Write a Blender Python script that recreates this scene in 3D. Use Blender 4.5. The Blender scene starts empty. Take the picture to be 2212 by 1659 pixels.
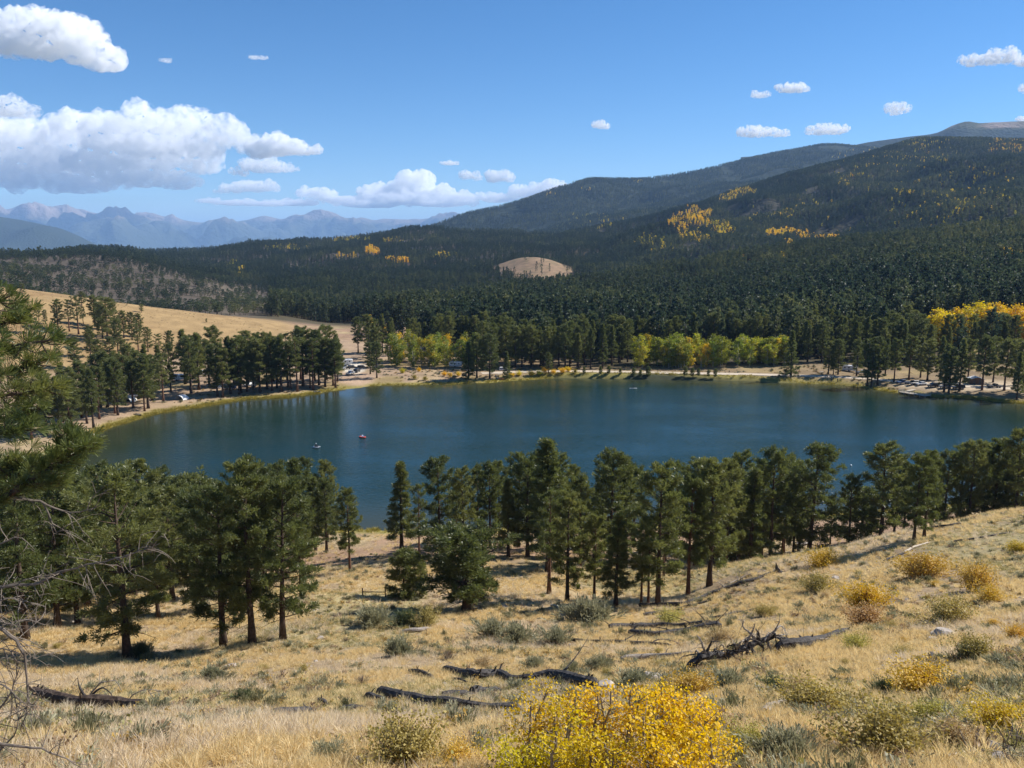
import bpy, bmesh, math, random
import numpy as np
from mathutils import Vector, Matrix
R = math.radians
sc = bpy.context.scene
COL = sc.collection
# ------------------------------------------------------------------ camera, sky, sun, exposure
EYE = 60.0                      # eye height above the lake, metres
PITCH = R(9.7)
cam_d = bpy.data.cameras.new('camera')
cam = bpy.data.objects.new('camera', cam_d); COL.objects.link(cam)
cam.location = (0, 0, EYE); cam.rotation_euler = (R(90) - PITCH, 0, 0)
cam_d.sensor_width = 36.0; cam_d.lens = 36.0 * 1805 / 2212
cam_d.clip_start = 0.1; cam_d.clip_end = 200000
sc.camera = cam
SUN_AZ, SUN_EL = R(68), R(41)   # azimuth clockwise from the view direction (+Y)
world = bpy.data.worlds.new('World'); sc.world = world; world.use_nodes = True
wn = world.node_tree; wn.nodes.clear()
sky = wn.nodes.new('ShaderNodeTexSky'); sky.sky_type = 'NISHITA'; sky.sun_disc = False
sky.sun_elevation = SUN_EL; sky.sun_rotation = SUN_AZ
sky.altitude = 2900; sky.air_density = 1.0; sky.dust_density = 0.25; sky.ozone_density = 3.0
bg = wn.nodes.new('ShaderNodeBackground'); bg.inputs[1].default_value = 0.081
wo = wn.nodes.new('ShaderNodeOutputWorld')
hs = wn.nodes.new('ShaderNodeHueSaturation'); hs.inputs['Saturation'].default_value = 1.25
wn.links.new(sky.outputs[0], hs.inputs['Color']); wn.links.new(hs.outputs[0], bg.inputs[0]); wn.links.new(bg.outputs[0], wo.inputs[0])
sun_d = bpy.data.lights.new('sun', 'SUN'); sun_d.energy = 4.6; sun_d.angle = R(0.53); sun_d.color = (1.0, 0.955, 0.89)
sun = bpy.data.objects.new('sun', sun_d); COL.objects.link(sun)
SUNV = Vector((math.sin(SUN_AZ) * math.cos(SUN_EL), math.cos(SUN_AZ) * math.cos(SUN_EL), math.sin(SUN_EL)))
sun.rotation_euler = SUNV.to_track_quat('Z', 'Y').to_euler()
vs = sc.view_settings; vs.view_transform = 'Standard'; vs.look = 'None'; vs.exposure = 0.8; vs.gamma = 1.0
cy = sc.cycles
cy.max_bounces = 40; cy.diffuse_bounces = 3; cy.glossy_bounces = 2; cy.transmission_bounces = 4
cy.volume_bounces = 40; cy.transparent_max_bounces = 8; cy.use_denoising = True
cy.use_adaptive_sampling = False; cy.volume_step_rate = 1.0; cy.volume_max_steps = 64; cy.sample_clamp_indirect = 4.0

# ------------------------------------------------------------------ small helpers
rng = np.random.default_rng(7)
random.seed(7)
CP, SP = math.cos(PITCH), math.sin(PITCH)
def at(u, v, Y):
    """point seen at picture position (u, v) of a 2212 x 1659 frame, Y metres ahead"""
    dx = (u - 1106) / 1805; dy = (829.5 - v) / 1805
    k = Y / (CP + SP * dy)
    return Vector((k * dx, Y, EYE + k * (-SP + CP * dy)))
def proj(P):
    P = np.asarray(P, float); d = P - np.array([0, 0, EYE])
    f = d[..., 1] * CP - d[..., 2] * SP
    up = d[..., 1] * SP + d[..., 2] * CP
    f = np.maximum(f, 1e-3)
    return 1106 + 1805 * d[..., 0] / f, 829.5 - 1805 * up / f
def pchip(x, y, xi):
    x = np.asarray(x, float); y = np.asarray(y, float); xi = np.asarray(xi, float)
    h = np.diff(x); dl = np.diff(y) / h; n = len(x); m = np.zeros(n)
    if n == 2: m[:] = dl[0]
    else:
        for i in range(1, n - 1):
            if dl[i - 1] * dl[i] > 0:
                w1 = 2 * h[i] + h[i - 1]; w2 = h[i] + 2 * h[i - 1]
                m[i] = (w1 + w2) / (w1 / dl[i - 1] + w2 / dl[i])
        m[0] = dl[0]; m[-1] = dl[-1]
    xi = np.clip(xi, x[0], x[-1])
    k = np.clip(np.searchsorted(x, xi) - 1, 0, n - 2); t = (xi - x[k]) / h[k]
    return ((1 + 2 * t) * (1 - t) ** 2 * y[k] + t * (1 - t) ** 2 * h[k] * m[k]
            + t * t * (3 - 2 * t) * y[k + 1] + t * t * (t - 1) * h[k] * m[k + 1])
_perm = np.random.default_rng(3).random((256, 256))
def vnoise(x, y):
    x = np.asarray(x, float); y = np.asarray(y, float)
    xi = np.floor(x).astype(int); yi = np.floor(y).astype(int); fx = x - xi; fy = y - yi
    fx = fx * fx * fx * (fx * (fx * 6 - 15) + 10); fy = fy * fy * fy * (fy * (fy * 6 - 15) + 10)
    a = _perm[xi & 255, yi & 255]; b = _perm[(xi + 1) & 255, yi & 255]
    c = _perm[xi & 255, (yi + 1) & 255]; d = _perm[(xi + 1) & 255, (yi + 1) & 255]
    return (a * (1 - fx) + b * fx) * (1 - fy) + (c * (1 - fx) + d * fx) * fy - 0.5
def fbm(x, y, o=4):
    s = 0; a = 1.0
    for k in range(o):
        s = s + a * vnoise(x + 17.3 * k, y - 9.1 * k); x = x * 2.03; y = y * 2.03; a *= 0.5
    return s
def sstep(a, b, x):
    t = np.clip((x - a) / (b - a), 0, 1); return t * t * (3 - 2 * t)

def mesh_np(name, V, F, mats=(), mi=None, smooth=False, attrs=None):
    """mesh from arrays: F is (n,3) or (n,4), or a list of such arrays"""
    me = bpy.data.meshes.new(name)
    V = np.asarray(V, np.float32)
    Fs = F if isinstance(F, list) else [F]
    Fs = [np.asarray(f, np.int32) for f in Fs if len(f)]
    loops = np.concatenate([f.ravel() for f in Fs]); tot = np.concatenate([np.full(len(f), f.shape[1], np.int32) for f in Fs])
    me.vertices.add(len(V)); me.vertices.foreach_set('co', V.ravel())
    me.loops.add(len(loops)); me.loops.foreach_set('vertex_index', loops)
    me.polygons.add(len(tot)); st = np.zeros(len(tot), np.int32); st[1:] = np.cumsum(tot)[:-1]
    me.polygons.foreach_set('loop_start', st); me.polygons.foreach_set('loop_total', tot)
    for m in mats: me.materials.append(m)
    if mi is not None: me.polygons.foreach_set('material_index', np.asarray(mi, np.int32))
    if smooth: me.polygons.foreach_set('use_smooth', np.ones(len(tot), bool))
    for nm, (typ, arr) in (attrs or {}).items():
        at_ = me.attributes.new(nm, typ, 'POINT')
        at_.data.foreach_set({'FLOAT': 'value', 'INT': 'value', 'FLOAT_VECTOR': 'vector', 'FLOAT_COLOR': 'color'}[typ], np.asarray(arr, np.float32 if typ != 'INT' else np.int32).ravel())
    me.update(calc_edges=True)
    return me
def link(name, me, parent=None, loc=None, rot=None, scale=None):
    o = bpy.data.objects.new(name, me); COL.objects.link(o)
    if parent is not None: o.parent = parent
    if loc is not None: o.location = loc
    if rot is not None: o.rotation_euler = rot
    if scale is not None: o.scale = (scale,) * 3 if isinstance(scale, (int, float)) else scale
    return o
def empty(name, loc=(0, 0, 0), rz=0):
    o = bpy.data.objects.new(name, None); COL.objects.link(o); o.location = loc; o.rotation_euler = (0, 0, rz)
    o.empty_display_size = 0.1
    return o
def tag(o, label, cat, group=None):
    o['label'] = label; o['category'] = cat
    if group: o['group'] = group
    return o
def kind(o, k, label=None, cat=None):
    o['kind'] = k
    if label: o['label'] = label
    if cat: o['category'] = cat
    return o
class MB:
    """collects shapes, builds ONE mesh"""
    def __init__(s): s.v = []; s.f = []; s.n = 0
    def add(s, V, F):
        V = np.asarray(V, float); s.v.append(V)
        for f in F: s.f.append([i + s.n for i in f])
        s.n += len(V)
    def box(s, c, d, rz=0.0, top=(1, 1), M=None):
        x, y, z = d[0] / 2, d[1] / 2, d[2] / 2; tx, ty = top
        P = np.array([(-x, -y, -z), (x, -y, -z), (x, y, -z), (-x, y, -z), (-x * tx, -y * ty, z), (x * tx, -y * ty, z), (x * tx, y * ty, z), (-x * tx, y * ty, z)])
        if rz: P = P @ np.array([[math.cos(rz), math.sin(rz), 0], [-math.sin(rz), math.cos(rz), 0], [0, 0, 1]])
        if M is not None: P = P @ np.array(M.to_3x3()).T
        s.add(P + np.array(c), [(0, 3, 2, 1), (4, 5, 6, 7), (0, 1, 5, 4), (1, 2, 6, 5), (2, 3, 7, 6), (3, 0, 4, 7)])
    def tube(s, pts, rad, seg=6, cap=True, wob=0.0):
        V, F = tube_np(pts, rad, seg, cap, wob); s.add(V, F)
    def prism(s, poly, y0, y1, ax='y'):
        """outline in x-z pushed along y"""
        n = len(poly); P = [(p[0], y0, p[1]) for p in poly] + [(p[0], y1, p[1]) for p in poly]
        F = [tuple(range(n)), tuple(range(2 * n - 1, n - 1, -1))] + [(i, i + n, (i + 1) % n + n, (i + 1) % n) for i in range(n)]
        s.add(P, F)
    def mesh(s, name, mat, smooth=False, bevel=0.0):
        me = bpy.data.meshes.new(name); me.from_pydata(np.concatenate(s.v).tolist(), [], s.f); me.materials.append(mat)
        bm = bmesh.new(); bm.from_mesh(me)
        bmesh.ops.recalc_face_normals(bm, faces=bm.faces)
        if bevel: bmesh.ops.bevel(bm, geom=bm.edges[:], offset=bevel, segments=1, affect='EDGES', clamp_overlap=True)
        bm.to_mesh(me); bm.free()
        if smooth: me.polygons.foreach_set('use_smooth', np.ones(len(me.polygons), bool))
        me.update(); return me
    def build(s, name, mat, parent=None, smooth=False, bevel=0.0, **k):
        return link(name, s.mesh(name, mat, smooth, bevel), parent, **k)
def tube_np(pts, rad, seg=6, cap=True, wob=0.0):
    pts = np.asarray(pts, float); n = len(pts)
    rad = np.asarray(rad, float) * np.ones(n)
    T = np.gradient(pts, axis=0); T /= np.linalg.norm(T, axis=1)[:, None] + 1e-9
    ref = np.array([0.31, 0.22, 0.92]); ref = ref if abs(T[0] @ ref) < 0.9 else np.array([1.0, 0.1, 0])
    A = np.cross(T, ref); A /= np.linalg.norm(A, axis=1)[:, None] + 1e-9; B = np.cross(T, A)
    a = np.linspace(0, 2 * math.pi, seg, endpoint=False)
    rr = rad[:, None] * (1 + (wob * (rng.random((n, seg)) - .5) * 2 if wob else 0))
    V = pts[:, None, :] + rr[:, :, None] * (np.cos(a)[None, :, None] * A[:, None, :] + np.sin(a)[None, :, None] * B[:, None, :])
    V = V.reshape(-1, 3); F = []
    for i in range(n - 1):
        for j in range(seg):
            k = (j + 1) % seg
            F.append((i * seg + j, i * seg + k, (i + 1) * seg + k, (i + 1) * seg + j))
    if cap: F.append(tuple(range(seg - 1, -1, -1))); F.append(tuple((n - 1) * seg + j for j in range(seg)))
    return V, F

# ------------------------------------------------------------------ materials
def nodes(m):
    m.use_nodes = True; nt = m.node_tree; nt.nodes.clear()
    return nt, (lambda t, **k: _nd(nt, t, k)), nt.links.new
def _nd(nt, t, k):
    n = nt.nodes.new(t)
    for a, b in k.items():
        if a.startswith('i_'):
            key = a[2:]; n.inputs[int(key) if key.isdigit() else key.replace('_', ' ')].default_value = b
        else: setattr(n, a, b)
    return n
def ramp(N, stops, interp='LINEAR'):
    r = N('ShaderNodeValToRGB'); r.color_ramp.interpolation = interp; e = r.color_ramp.elements
    while len(e) < len(stops): e.new(0.5)
    for x, (p, c) in zip(e, stops): x.position = p; x.color = (*c, 1)
    return r
def c3(c): return (*c, 1.0)
def mat_plain(name, col, rough=0.7, spec=0.3, metal=0.0, var=0.15, scale=3.0, bump=0.0):
    m = bpy.data.materials.new(name); nt, N, L = nodes(m)
    p = N('ShaderNodeBsdfPrincipled', i_Roughness=rough, i_Metallic=metal); p.inputs['Specular IOR Level'].default_value = spec
    tc = N('ShaderNodeTexCoord'); nz = N('ShaderNodeTexNoise', i_Scale=scale, i_Detail=5.0)
    L(tc.outputs['Object'], nz.inputs['Vector'])
    d = tuple(max(0, x * (1 - var)) for x in col); b = tuple(min(1, x * (1 + var)) for x in col)
    r = ramp(N, [(0.3, d), (0.7, b)]); L(nz.outputs[0], r.inputs[0]); L(r.outputs[0], p.inputs['Base Color'])
    if bump:
        bp = N('ShaderNodeBump', i_Strength=bump, i_Distance=0.02); L(nz.outputs[0], bp.inputs['Height']); L(bp.outputs[0], p.inputs['Normal'])
    o = N('ShaderNodeOutputMaterial'); L(p.outputs[0], o.inputs[0]); return m
def mat_leaf(name, cols, trans=0.3, tint=False, rough=0.55, spec=0.25, nscale=0.6, objcol=False, darkvar=0.35):
    """foliage: colour varies by instance and by place in the crown; light passes through"""
    m = bpy.data.materials.new(name); nt, N, L = nodes(m)
    oi = N('ShaderNodeObjectInfo'); tc = N('ShaderNodeTexCoord')
    nz = N('ShaderNodeTexNoise', i_Scale=nscale, i_Detail=3.0); L(tc.outputs['Object'], nz.inputs['Vector'])
    ad = N('ShaderNodeMath', operation='MULTIPLY_ADD', i_1=0.55, i_2=0.0)
    L(oi.outputs['Random'], ad.inputs[0])
    nz2 = N('ShaderNodeMath', operation='MULTIPLY_ADD', i_1=1.1, i_2=-0.30); L(nz.outputs[0], nz2.inputs[0])
    s = N('ShaderNodeMath', operation='ADD', use_clamp=True); L(ad.outputs[0], s.inputs[0]); L(nz2.outputs[0], s.inputs[1])
    if tint:
        at_ = N('ShaderNodeAttribute', attribute_type='INSTANCER', attribute_name='tint')
        s = N('ShaderNodeMath', operation='MULTIPLY_ADD', i_1=0.35, use_clamp=True); L(nz2.outputs[0], s.inputs[0]); L(at_.outputs['Fac'], s.inputs[2])
    k = len(cols); r = ramp(N, [(i / max(1, k - 1), c) for i, c in enumerate(cols)]); L(s.outputs[0], r.inputs[0])
    col = r.outputs[0]
    if objcol:
        mx = N('ShaderNodeMix', data_type='RGBA', blend_type='MULTIPLY', i_0=1.0); L(col, mx.inputs[6]); L(oi.outputs['Color'], mx.inputs[7]); col = mx.outputs[2]
    p = N('ShaderNodeBsdfPrincipled', i_Roughness=rough); p.inputs['Specular IOR Level'].default_value = spec; L(col, p.inputs['Base Color'])
    t = N('ShaderNodeBsdfTranslucent'); hs = N('ShaderNodeHueSaturation', i_Saturation=1.15, i_Value=1.25); L(col, hs.inputs['Color']); L(hs.outputs[0], t.inputs[0])
    mx = N('ShaderNodeMixShader', i_0=trans); L(p.outputs[0], mx.inputs[1]); L(t.outputs[0], mx.inputs[2])
    o = N('ShaderNodeOutputMaterial'); L(mx.outputs[0], o.inputs[0]); return m
M = {}
M['bark'] = mat_plain('pine_bark', (0.082, 0.058, 0.044), 0.9, 0.1, var=0.45, scale=4, bump=0.6)
M['bark_red'] = mat_plain('red_pine_bark', (0.135, 0.075, 0.050), 0.9, 0.1, var=0.45, scale=4, bump=0.6)
M['char'] = mat_plain('charred_wood', (0.050, 0.044, 0.040), 0.8, 0.3, var=0.85, scale=7, bump=0.8)
M['deadwood'] = mat_plain('grey_dead_wood', (0.26, 0.225, 0.19), 0.85, 0.2, var=0.35, scale=9, bump=0.5)
M['palewood'] = mat_plain('bleached_wood', (0.52, 0.45, 0.36), 0.85, 0.2, var=0.25, scale=9, bump=0.5)
M['twig'] = mat_plain('dead_twig', (0.165, 0.135, 0.108), 0.85, 0.15, var=0.45, scale=5)
M['aspen_bark'] = mat_plain('pale_aspen_bark', (0.50, 0.47, 0.40), 0.8, 0.2, var=0.3, scale=3)
M['rock'] = mat_plain('granite', (0.36, 0.31, 0.26), 0.9, 0.2, var=0.3, scale=2.5, bump=0.8)
M['needles'] = mat_leaf('pine_needles', [(0.078, 0.096, 0.034), (0.135, 0.150, 0.050), (0.215, 0.215, 0.072)], 0.42, spec=0.4, rough=0.45)
M['needles_near'] = mat_leaf('near_pine_needles', [(0.070, 0.095, 0.032), (0.125, 0.150, 0.046), (0.215, 0.215, 0.066)], 0.34, spec=0.5, rough=0.4, nscale=1.5)
M['needles_far'] = mat_leaf('far_pine_needles', [(0.032, 0.050, 0.032), (0.062, 0.082, 0.044), (0.100, 0.116, 0.054), (0.165, 0.168, 0.070)], 0.36, tint=True)
M['aspen_far'] = mat_leaf('far_aspen_leaves', [(0.17, 0.24, 0.05), (0.42, 0.40, 0.06), (0.80, 0.62, 0.10), (0.85, 0.56, 0.08)], 0.45, tint=True)
M['aspen'] = mat_leaf('aspen_leaves', [(0.13, 0.18, 0.04), (0.19, 0.24, 0.05), (0.30, 0.31, 0.06), (0.58, 0.43, 0.07)], 0.40, objcol=True)
M['aspen_gold'] = mat_leaf('golden_aspen_leaves', [(0.34, 0.33, 0.04), (0.66, 0.48, 0.035), (0.80, 0.54, 0.045), (0.84, 0.50, 0.04)], 0.42, nscale=1.4, objcol=True)
# ------------------------------------------------------------------ the lie of the land
# columns of (distance ahead, picture row) along the view; rows given as ('z', height) where the ground is out of sight
COLS = {
 -700: [(1,'z',58.4),(15,'z',50),(36,'z',39),(62,'z',29),(95,'z',19),(140,'z',8),(175,'z',3),(255,'z',2),(300,'z',6),(380,'z',28),(470,'z',50),(620,'z',36),(900,'z',42),(1200,'z',50),(1700,'z',20),(2600,'z',-40),(4200,'z',-300)],
 0:    [(1,'z',58.4),(16,1659),(34,1530),(62,1425),(95,'z',18.3),(140,'z',7),(170,'z',1.5),(235,'z',1.0),(300,'z',2.2),(330,'z',4.5),(400,'z',20),(480,616),(600,'z',20),(800,597),(1000,578),(1200,562),(1600,'z',20),(2600,'z',-60),(4200,'z',-300)],
 270:  [(1,'z',58.4),(16,1659),(34,1527),(62,1424),(95,1293),(135,'z',7.5),(170,'z',0.6),(262,'z',0.6),(320,'z',2.0),(360,'z',3.4),(430,'z',13),(500,653),(600,'z',10),(760,'z',3),(900,620),(1050,585),(1220,552),(1500,'z',25),(2000,'z',30),(2600,'z',20),(4200,'z',-300)],
 433:  [(1,'z',58.4),(16,1659),(35,1520),(63,1415),(95,1288),(135,'z',7.5),(170,'z',0.4),(290,'z',0.6),(360,'z',1.6),(400,'z',3.5),(450,'z',9.5),(512,675),(600,'z',6),(760,'z',0),(880,640),(960,618),(1050,606),(1250,'z',12),(1600,592),(2000,570),(2500,551),(3000,'z',20),(4200,'z',-300)],
 607:  [(1,'z',58.4),(16,1659),(36,1512),(66,1390),(95,1285),(130,'z',8),(168,'z',0.4),(300,'z',0.6),(400,'z',1.6),(440,'z',4),(525,700),(620,'z',3),(780,'z',-1),(1100,635),(1500,'z',2),(1900,566),(2300,545),(2600,537),(3000,'z',40),(4200,'z',-200)],
 735:  [(1,'z',58.4),(16,1659),(37,1507),(70,1372),(100,1270),(128,1213),(155,1165),(168,'z',0.4),(340,'z',0.6),(400,'z',1.2),(480,'z',2.6),(545,'z',2.5),(620,'z',-1),(700,'z',-9),(850,'z',-13),(1100,'z',-6),(1400,'z',0),(1700,'z',10),(2000,'z',34),(2500,530),(2700,527),(3100,'z',50),(4200,'z',-150)],
 870:  [(1,'z',58.4),(16,1659),(37,1505),(78,1340),(110,1245),(135,1192),(160,'z',2.5),(168.5,'z',0.4),(380,'z',0.6),(395,'z',1.5),(480,'z',1),(600,'z',-1),(720,'z',-2),(800,'z',-12),(950,'z',-16),(1150,'z',-8),(1400,'z',0),(1800,'z',20),(2300,'z',58),(2600,508),(3000,'z',70),(4200,'z',-80)],
 1106: [(1,'z',58.4),(16,1659),(38,1500),(85,1310),(120,1222),(150,'z',5),(169,'z',0.4),(370,'z',0.6),(385,'z',1.6),(440,'z',1.5),(600,'z',1),(750,'z',2),(900,'z',4),(980,'z',-6),(1120,'z',-12),(1300,'z',0),(1500,'z',6),(1800,'z',24),(2300,'z',60),(2700,'z',80),(3200,'z',90),(4200,'z',0)],
 1420: [(1,'z',58.4),(15,1659),(37,1490),(64,1370),(86,1308),(110,1250),(140,'z',6),(168,'z',0.4),(370,'z',0.6),(384,'z',2.0),(440,'z',2),(560,'z',1),(780,'z',8),(930,'z',15),(1050,'z',21),(1130,'z',10),(1280,'z',2),(1500,'z',15),(1800,'z',30),(2300,'z',60),(4200,'z',0)],
 1640: [(1,'z',58.4),(14.5,1659),(35,1470),(62,1345),(90,1247),(106,1202),(130,'z',7),(166,'z',0.4),(362,'z',0.6),(378,'z',2.0),(440,'z',2.5),(560,'z',6),(780,'z',18),(950,'z',30),(1100,'z',41),(1180,'z',30),(1320,'z',20),(1500,'z',30),(1800,'z',40),(2300,'z',60),(4200,'z',0)],
 1900: [(1,'z',58.4),(14,1659),(32,1470),(52,1345),(78,1250),(98,1180),(112,1150),(135,'z',10),(168,'z',0.4),(333,'z',0.6),(350,'z',1.6),(400,'z',2.5),(500,'z',11),(700,'z',30),(900,'z',45),(1090,'z',58),(1180,'z',46),(1320,'z',36),(1500,'z',45),(2300,'z',60),(4200,'z',0)],
 2212: [(1,'z',58.4),(13,1659),(30,1450),(48,1320),(75,1205),(97,1125),(112,1092),(140,'z',10),(172,'z',0.4),(305,'z',0.6),(325,'z',1.6),(380,'z',4),(470,'z',14),(700,'z',36),(900,'z',58),(1050,'z',76),(1140,'z',64),(1300,'z',50),(1500,'z',55),(2300,'z',60),(4200,'z',0)],
 2900: [(1,'z',58.4),(13,'z',52),(30,'z',46),(60,'z',38),(100,'z',30),(130,'z',20),(175,'z',1),(250,'z',1),(300,'z',2),(400,'z',12),(600,'z',45),(900,'z',80),(1300,'z',110),(2300,'z',60),(4200,'z',0)],
}
TH, RL = np.linspace(R(-80), R(80), 321), np.exp(np.linspace(math.log(1.0), math.log(5200), 640))
_cu = sorted(COLS); _cth = np.array([math.atan2((u - 1106) / 1805, CP - SP * 0.1) for u in _cu])
_cz = []
for u in _cu:
    rs, zs = [], []
    for e in COLS[u]:
        z = e[2] if e[1] == 'z' else at(u, e[1], e[0]).z
        rs.append(e[0] / math.cos(math.atan2((u - 1106) / 1805, CP - SP * 0.1))); zs.append(z)
    _cz.append(pchip(np.log(rs), zs, np.log(RL)))
_cz = np.array(_cz)
TAB = np.stack([pchip(_cth, _cz[:, j], TH) for j in range(len(RL))], axis=1)
for _ in range(10):                                     # soften the creases between columns
    TAB[1:-1] = 0.25 * TAB[:-2] + 0.5 * TAB[1:-1] + 0.25 * TAB[2:]
def base_h(X, Y):
    r = np.clip(np.hypot(X, Y), 1.01, 5100); th = np.clip(np.arctan2(X, Y), R(-79.9), R(79.9))
    a = (th - TH[0]) / (TH[1] - TH[0]); b = np.log(r) / math.log(5200) * (len(RL) - 1)
    i = np.clip(a.astype(int), 0, len(TH) - 2); j = np.clip(b.astype(int), 0, len(RL) - 2); a = a - i; b = b - j
    return (TAB[i, j] * (1 - a) + TAB[i + 1, j] * a) * (1 - b) + (TAB[i, j + 1] * (1 - a) + TAB[i + 1, j + 1] * a) * b
# the lake's outline, from the picture rows of its shore
SHORE = [(200,938),(233,925),(283,912),(327,896),(383,886),(433,879),(483,871),(533,863),(583,861),(633,858),(683,850),(737,843),(781,837),(804,834),
 (870,832.5),(937,830),(987,830.5),(1037,828),(1087,824.5),(1130,822),(1170,819),(1203,815.5),(1303,815),(1403,816),(1474,818),(1574,821),(1674,825),(1741,828),
 (1808,830),(1841,835),(1907,845),(1941,849),(2007,858),(2091,860),(2141,867),(2211,872),(2300,885),(2420,905),(2540,940),(2600,985),(2560,1035),(2400,1062),
 (2212,1076),(2000,1095),(1800,1113),(1600,1126),(1400,1134),(1106,1142),(800,1146),(600,1144),(400,1130),(250,1108),(150,1070),(110,1025),(125,985),(160,955)]
def on_z(u, v, z=0.0):
    a = at(u, v, 1.0); t = (z - EYE) / (a.z - EYE); return Vector((a.x * t, t, z))
LAKE = np.array([on_z(u, v)[:2] for u, v in SHORE])
def smooth_poly(P, n=2):
    for _ in range(n):
        Q = np.roll(P, -1, 0); P = np.stack([0.75 * P + 0.25 * Q, 0.25 * P + 0.75 * Q], 1).reshape(-1, 2)
    return P
LAKE = smooth_poly(LAKE, 2)
_ln = fbm(LAKE[:, 0] / 9.0, LAKE[:, 1] / 9.0, 3); _c = LAKE.mean(0)
LAKE = LAKE + (LAKE - _c) / np.linalg.norm(LAKE - _c, axis=1)[:, None] * (_ln * 2.2)[:, None]
def seg_dist(X, Y, P, closed=False):
    P = np.asarray(P, float); Q = np.roll(P, -1, 0) if closed else P[1:]; P0 = P if closed else P[:-1]
    d = np.full(X.shape, 1e12)
    for (ax, ay), (bx, by) in zip(P0[:, :2], Q[:, :2]):
        ex, ey = bx - ax, by - ay; t = np.clip(((X - ax) * ex + (Y - ay) * ey) / (ex * ex + ey * ey + 1e-9), 0, 1)
        d = np.minimum(d, (X - ax - t * ex) ** 2 + (Y - ay - t * ey) ** 2)
    return np.sqrt(d)
def inside(X, Y, P):
    c = np.zeros(X.shape, bool); Q = np.roll(P, -1, 0)
    for (ax, ay), (bx, by) in zip(P, Q):
        if ay == by: continue
        m = (ay > Y) != (by > Y); c ^= m & (X < (bx - ax) * (Y - ay) / (by - ay) + ax)
    return c
def lake_sd(X, Y):
    sd = np.full(X.shape, 500.0)
    near = (np.abs(X - _c[0]) < 420) & (np.abs(Y - _c[1]) < 280)
    if near.any():
        x, y = X[near], Y[near]; d = seg_dist(x, y, LAKE, True); sd[near] = np.where(inside(x, y, LAKE), -d, d)
    return sd
# gravel road along the far shore and through the parking strip
ROADL = [at(u, v, 1) for u, v in [(1160,802),(1240,801),(1330,803),(1420,804.5),(1520,806.5),(1620,808),(1700,810.5),(1790,813),(1880,818),(1960,827),(2040,833),(2120,836),(2212,842),(2330,851)]]
ROAD = np.array([on_z(u, v, 2.0)[:] for u, v in [(1040,806),(1160,802),(1240,801.5),(1330,803),(1420,804.5),(1520,806.5),(1620,808),(1700,810.5),(1790,813),(1880,818),(1960,826),(2040,832),(2120,836),(2212,841),(2330,850)]])
KNOB = at(1150, 590, 1480)
def clearing(X, Y):
    return ((X - KNOB.x - 0.10 * (KNOB.y - Y)) / 62) ** 2 + ((Y - KNOB.y) / np.where(Y > KNOB.y, 110, 330)) ** 2
def height(X, Y, detail=True):
    X = np.asarray(X, float); Y = np.asarray(Y, float); shp = X.shape; X = X.ravel(); Y = Y.ravel()
    z = base_h(X, Y); r = np.hypot(X, Y)
    if detail:
        z = z + fbm(X / 7.0, Y / 7.0, 4) * 0.55 * sstep(6, 20, r) * (1 - sstep(170, 260, r)) + fbm(X / 60, Y / 60, 3) * 1.6 * sstep(30, 90, r) * (1 - 0.0 * r)
        z = z + fbm(X / 240, Y / 240, 4) * 24 * sstep(1050, 1800, r)
    e = ((X - KNOB.x - 0.10 * (KNOB.y - Y)) / 60) ** 2 + ((Y - KNOB.y) / 120) ** 2
    z = z + 26 * np.exp(-e * 0.95)
    sd = lake_sd(X, Y)
    low = 0.12 + 0.10 * np.minimum(sd, 12)
    w = sstep(0.0, 14.0, sd); out = low * (1 - w) + np.maximum(z, low) * w
    z = np.where(sd < 0, -np.minimum(5.0, 0.22 * -sd + 0.0), np.where(sd < 400, out, z))
    nr = (Y > 280) & (Y < 460) & (X > -60) & (X < 320)
    if nr.any():
        d = seg_dist(X[nr], Y[nr], ROAD); k = 1 - sstep(4.5, 8.5, d)
        z[nr] = z[nr] * (1 - k) + 1.9 * k
    return z.reshape(shp)
def H1(x, y): return float(height(np.array([x]), np.array([y]))[0])
_rays = np.exp(np.linspace(math.log(8), math.log(4000), 1600))
def ground_at(u, v, y0=8.0, y1=4000.0):
    """first place where the line of sight through (u, v) meets the ground"""
    a = at(u, v, 1.0); Ys = _rays[(_rays >= y0) & (_rays <= y1)]
    X = a.x * Ys; Z = EYE + (a.z - EYE) * Ys; hh = height(X, Ys)
    hit = np.nonzero(Z <= hh)[0]
    if not len(hit): return None
    k = hit[0]
    if k == 0: Yk = Ys[0]
    else:
        f0, f1 = Z[k - 1] - hh[k - 1], Z[k] - hh[k]; Yk = Ys[k - 1] + (Ys[k] - Ys[k - 1]) * f0 / (f0 - f1 + 1e-9)
    x = a.x * Yk; return Vector((x, Yk, H1(x, Yk)))
def ground_x(u, Y):
    """ground point Y metres ahead in picture column u"""
    x = Y * (u - 1106) / 1805 / (CP - SP * 0.12)
    return Vector((x, Y, H1(x, Y)))

# ground sheet, fine close by and coarse far away
NT, NR = 460, 620
gth = np.linspace(R(-66), R(66), NT); grr = np.concatenate([np.exp(np.linspace(math.log(2.0), math.log(700), 470)), np.exp(np.linspace(math.log(706), math.log(4300), NR - 470))])
GT, GR = np.meshgrid(gth, grr, indexing='ij'); GX = GR * np.sin(GT); GY = GR * np.cos(GT); GZ = height(GX, GY)
def grid_faces(n, m):
    i, j = np.meshgrid(np.arange(n - 1), np.arange(m - 1), indexing='ij'); a = (i * m + j).ravel()
    return np.stack([a, a + m, a + m + 1, a + 1], 1)
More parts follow.
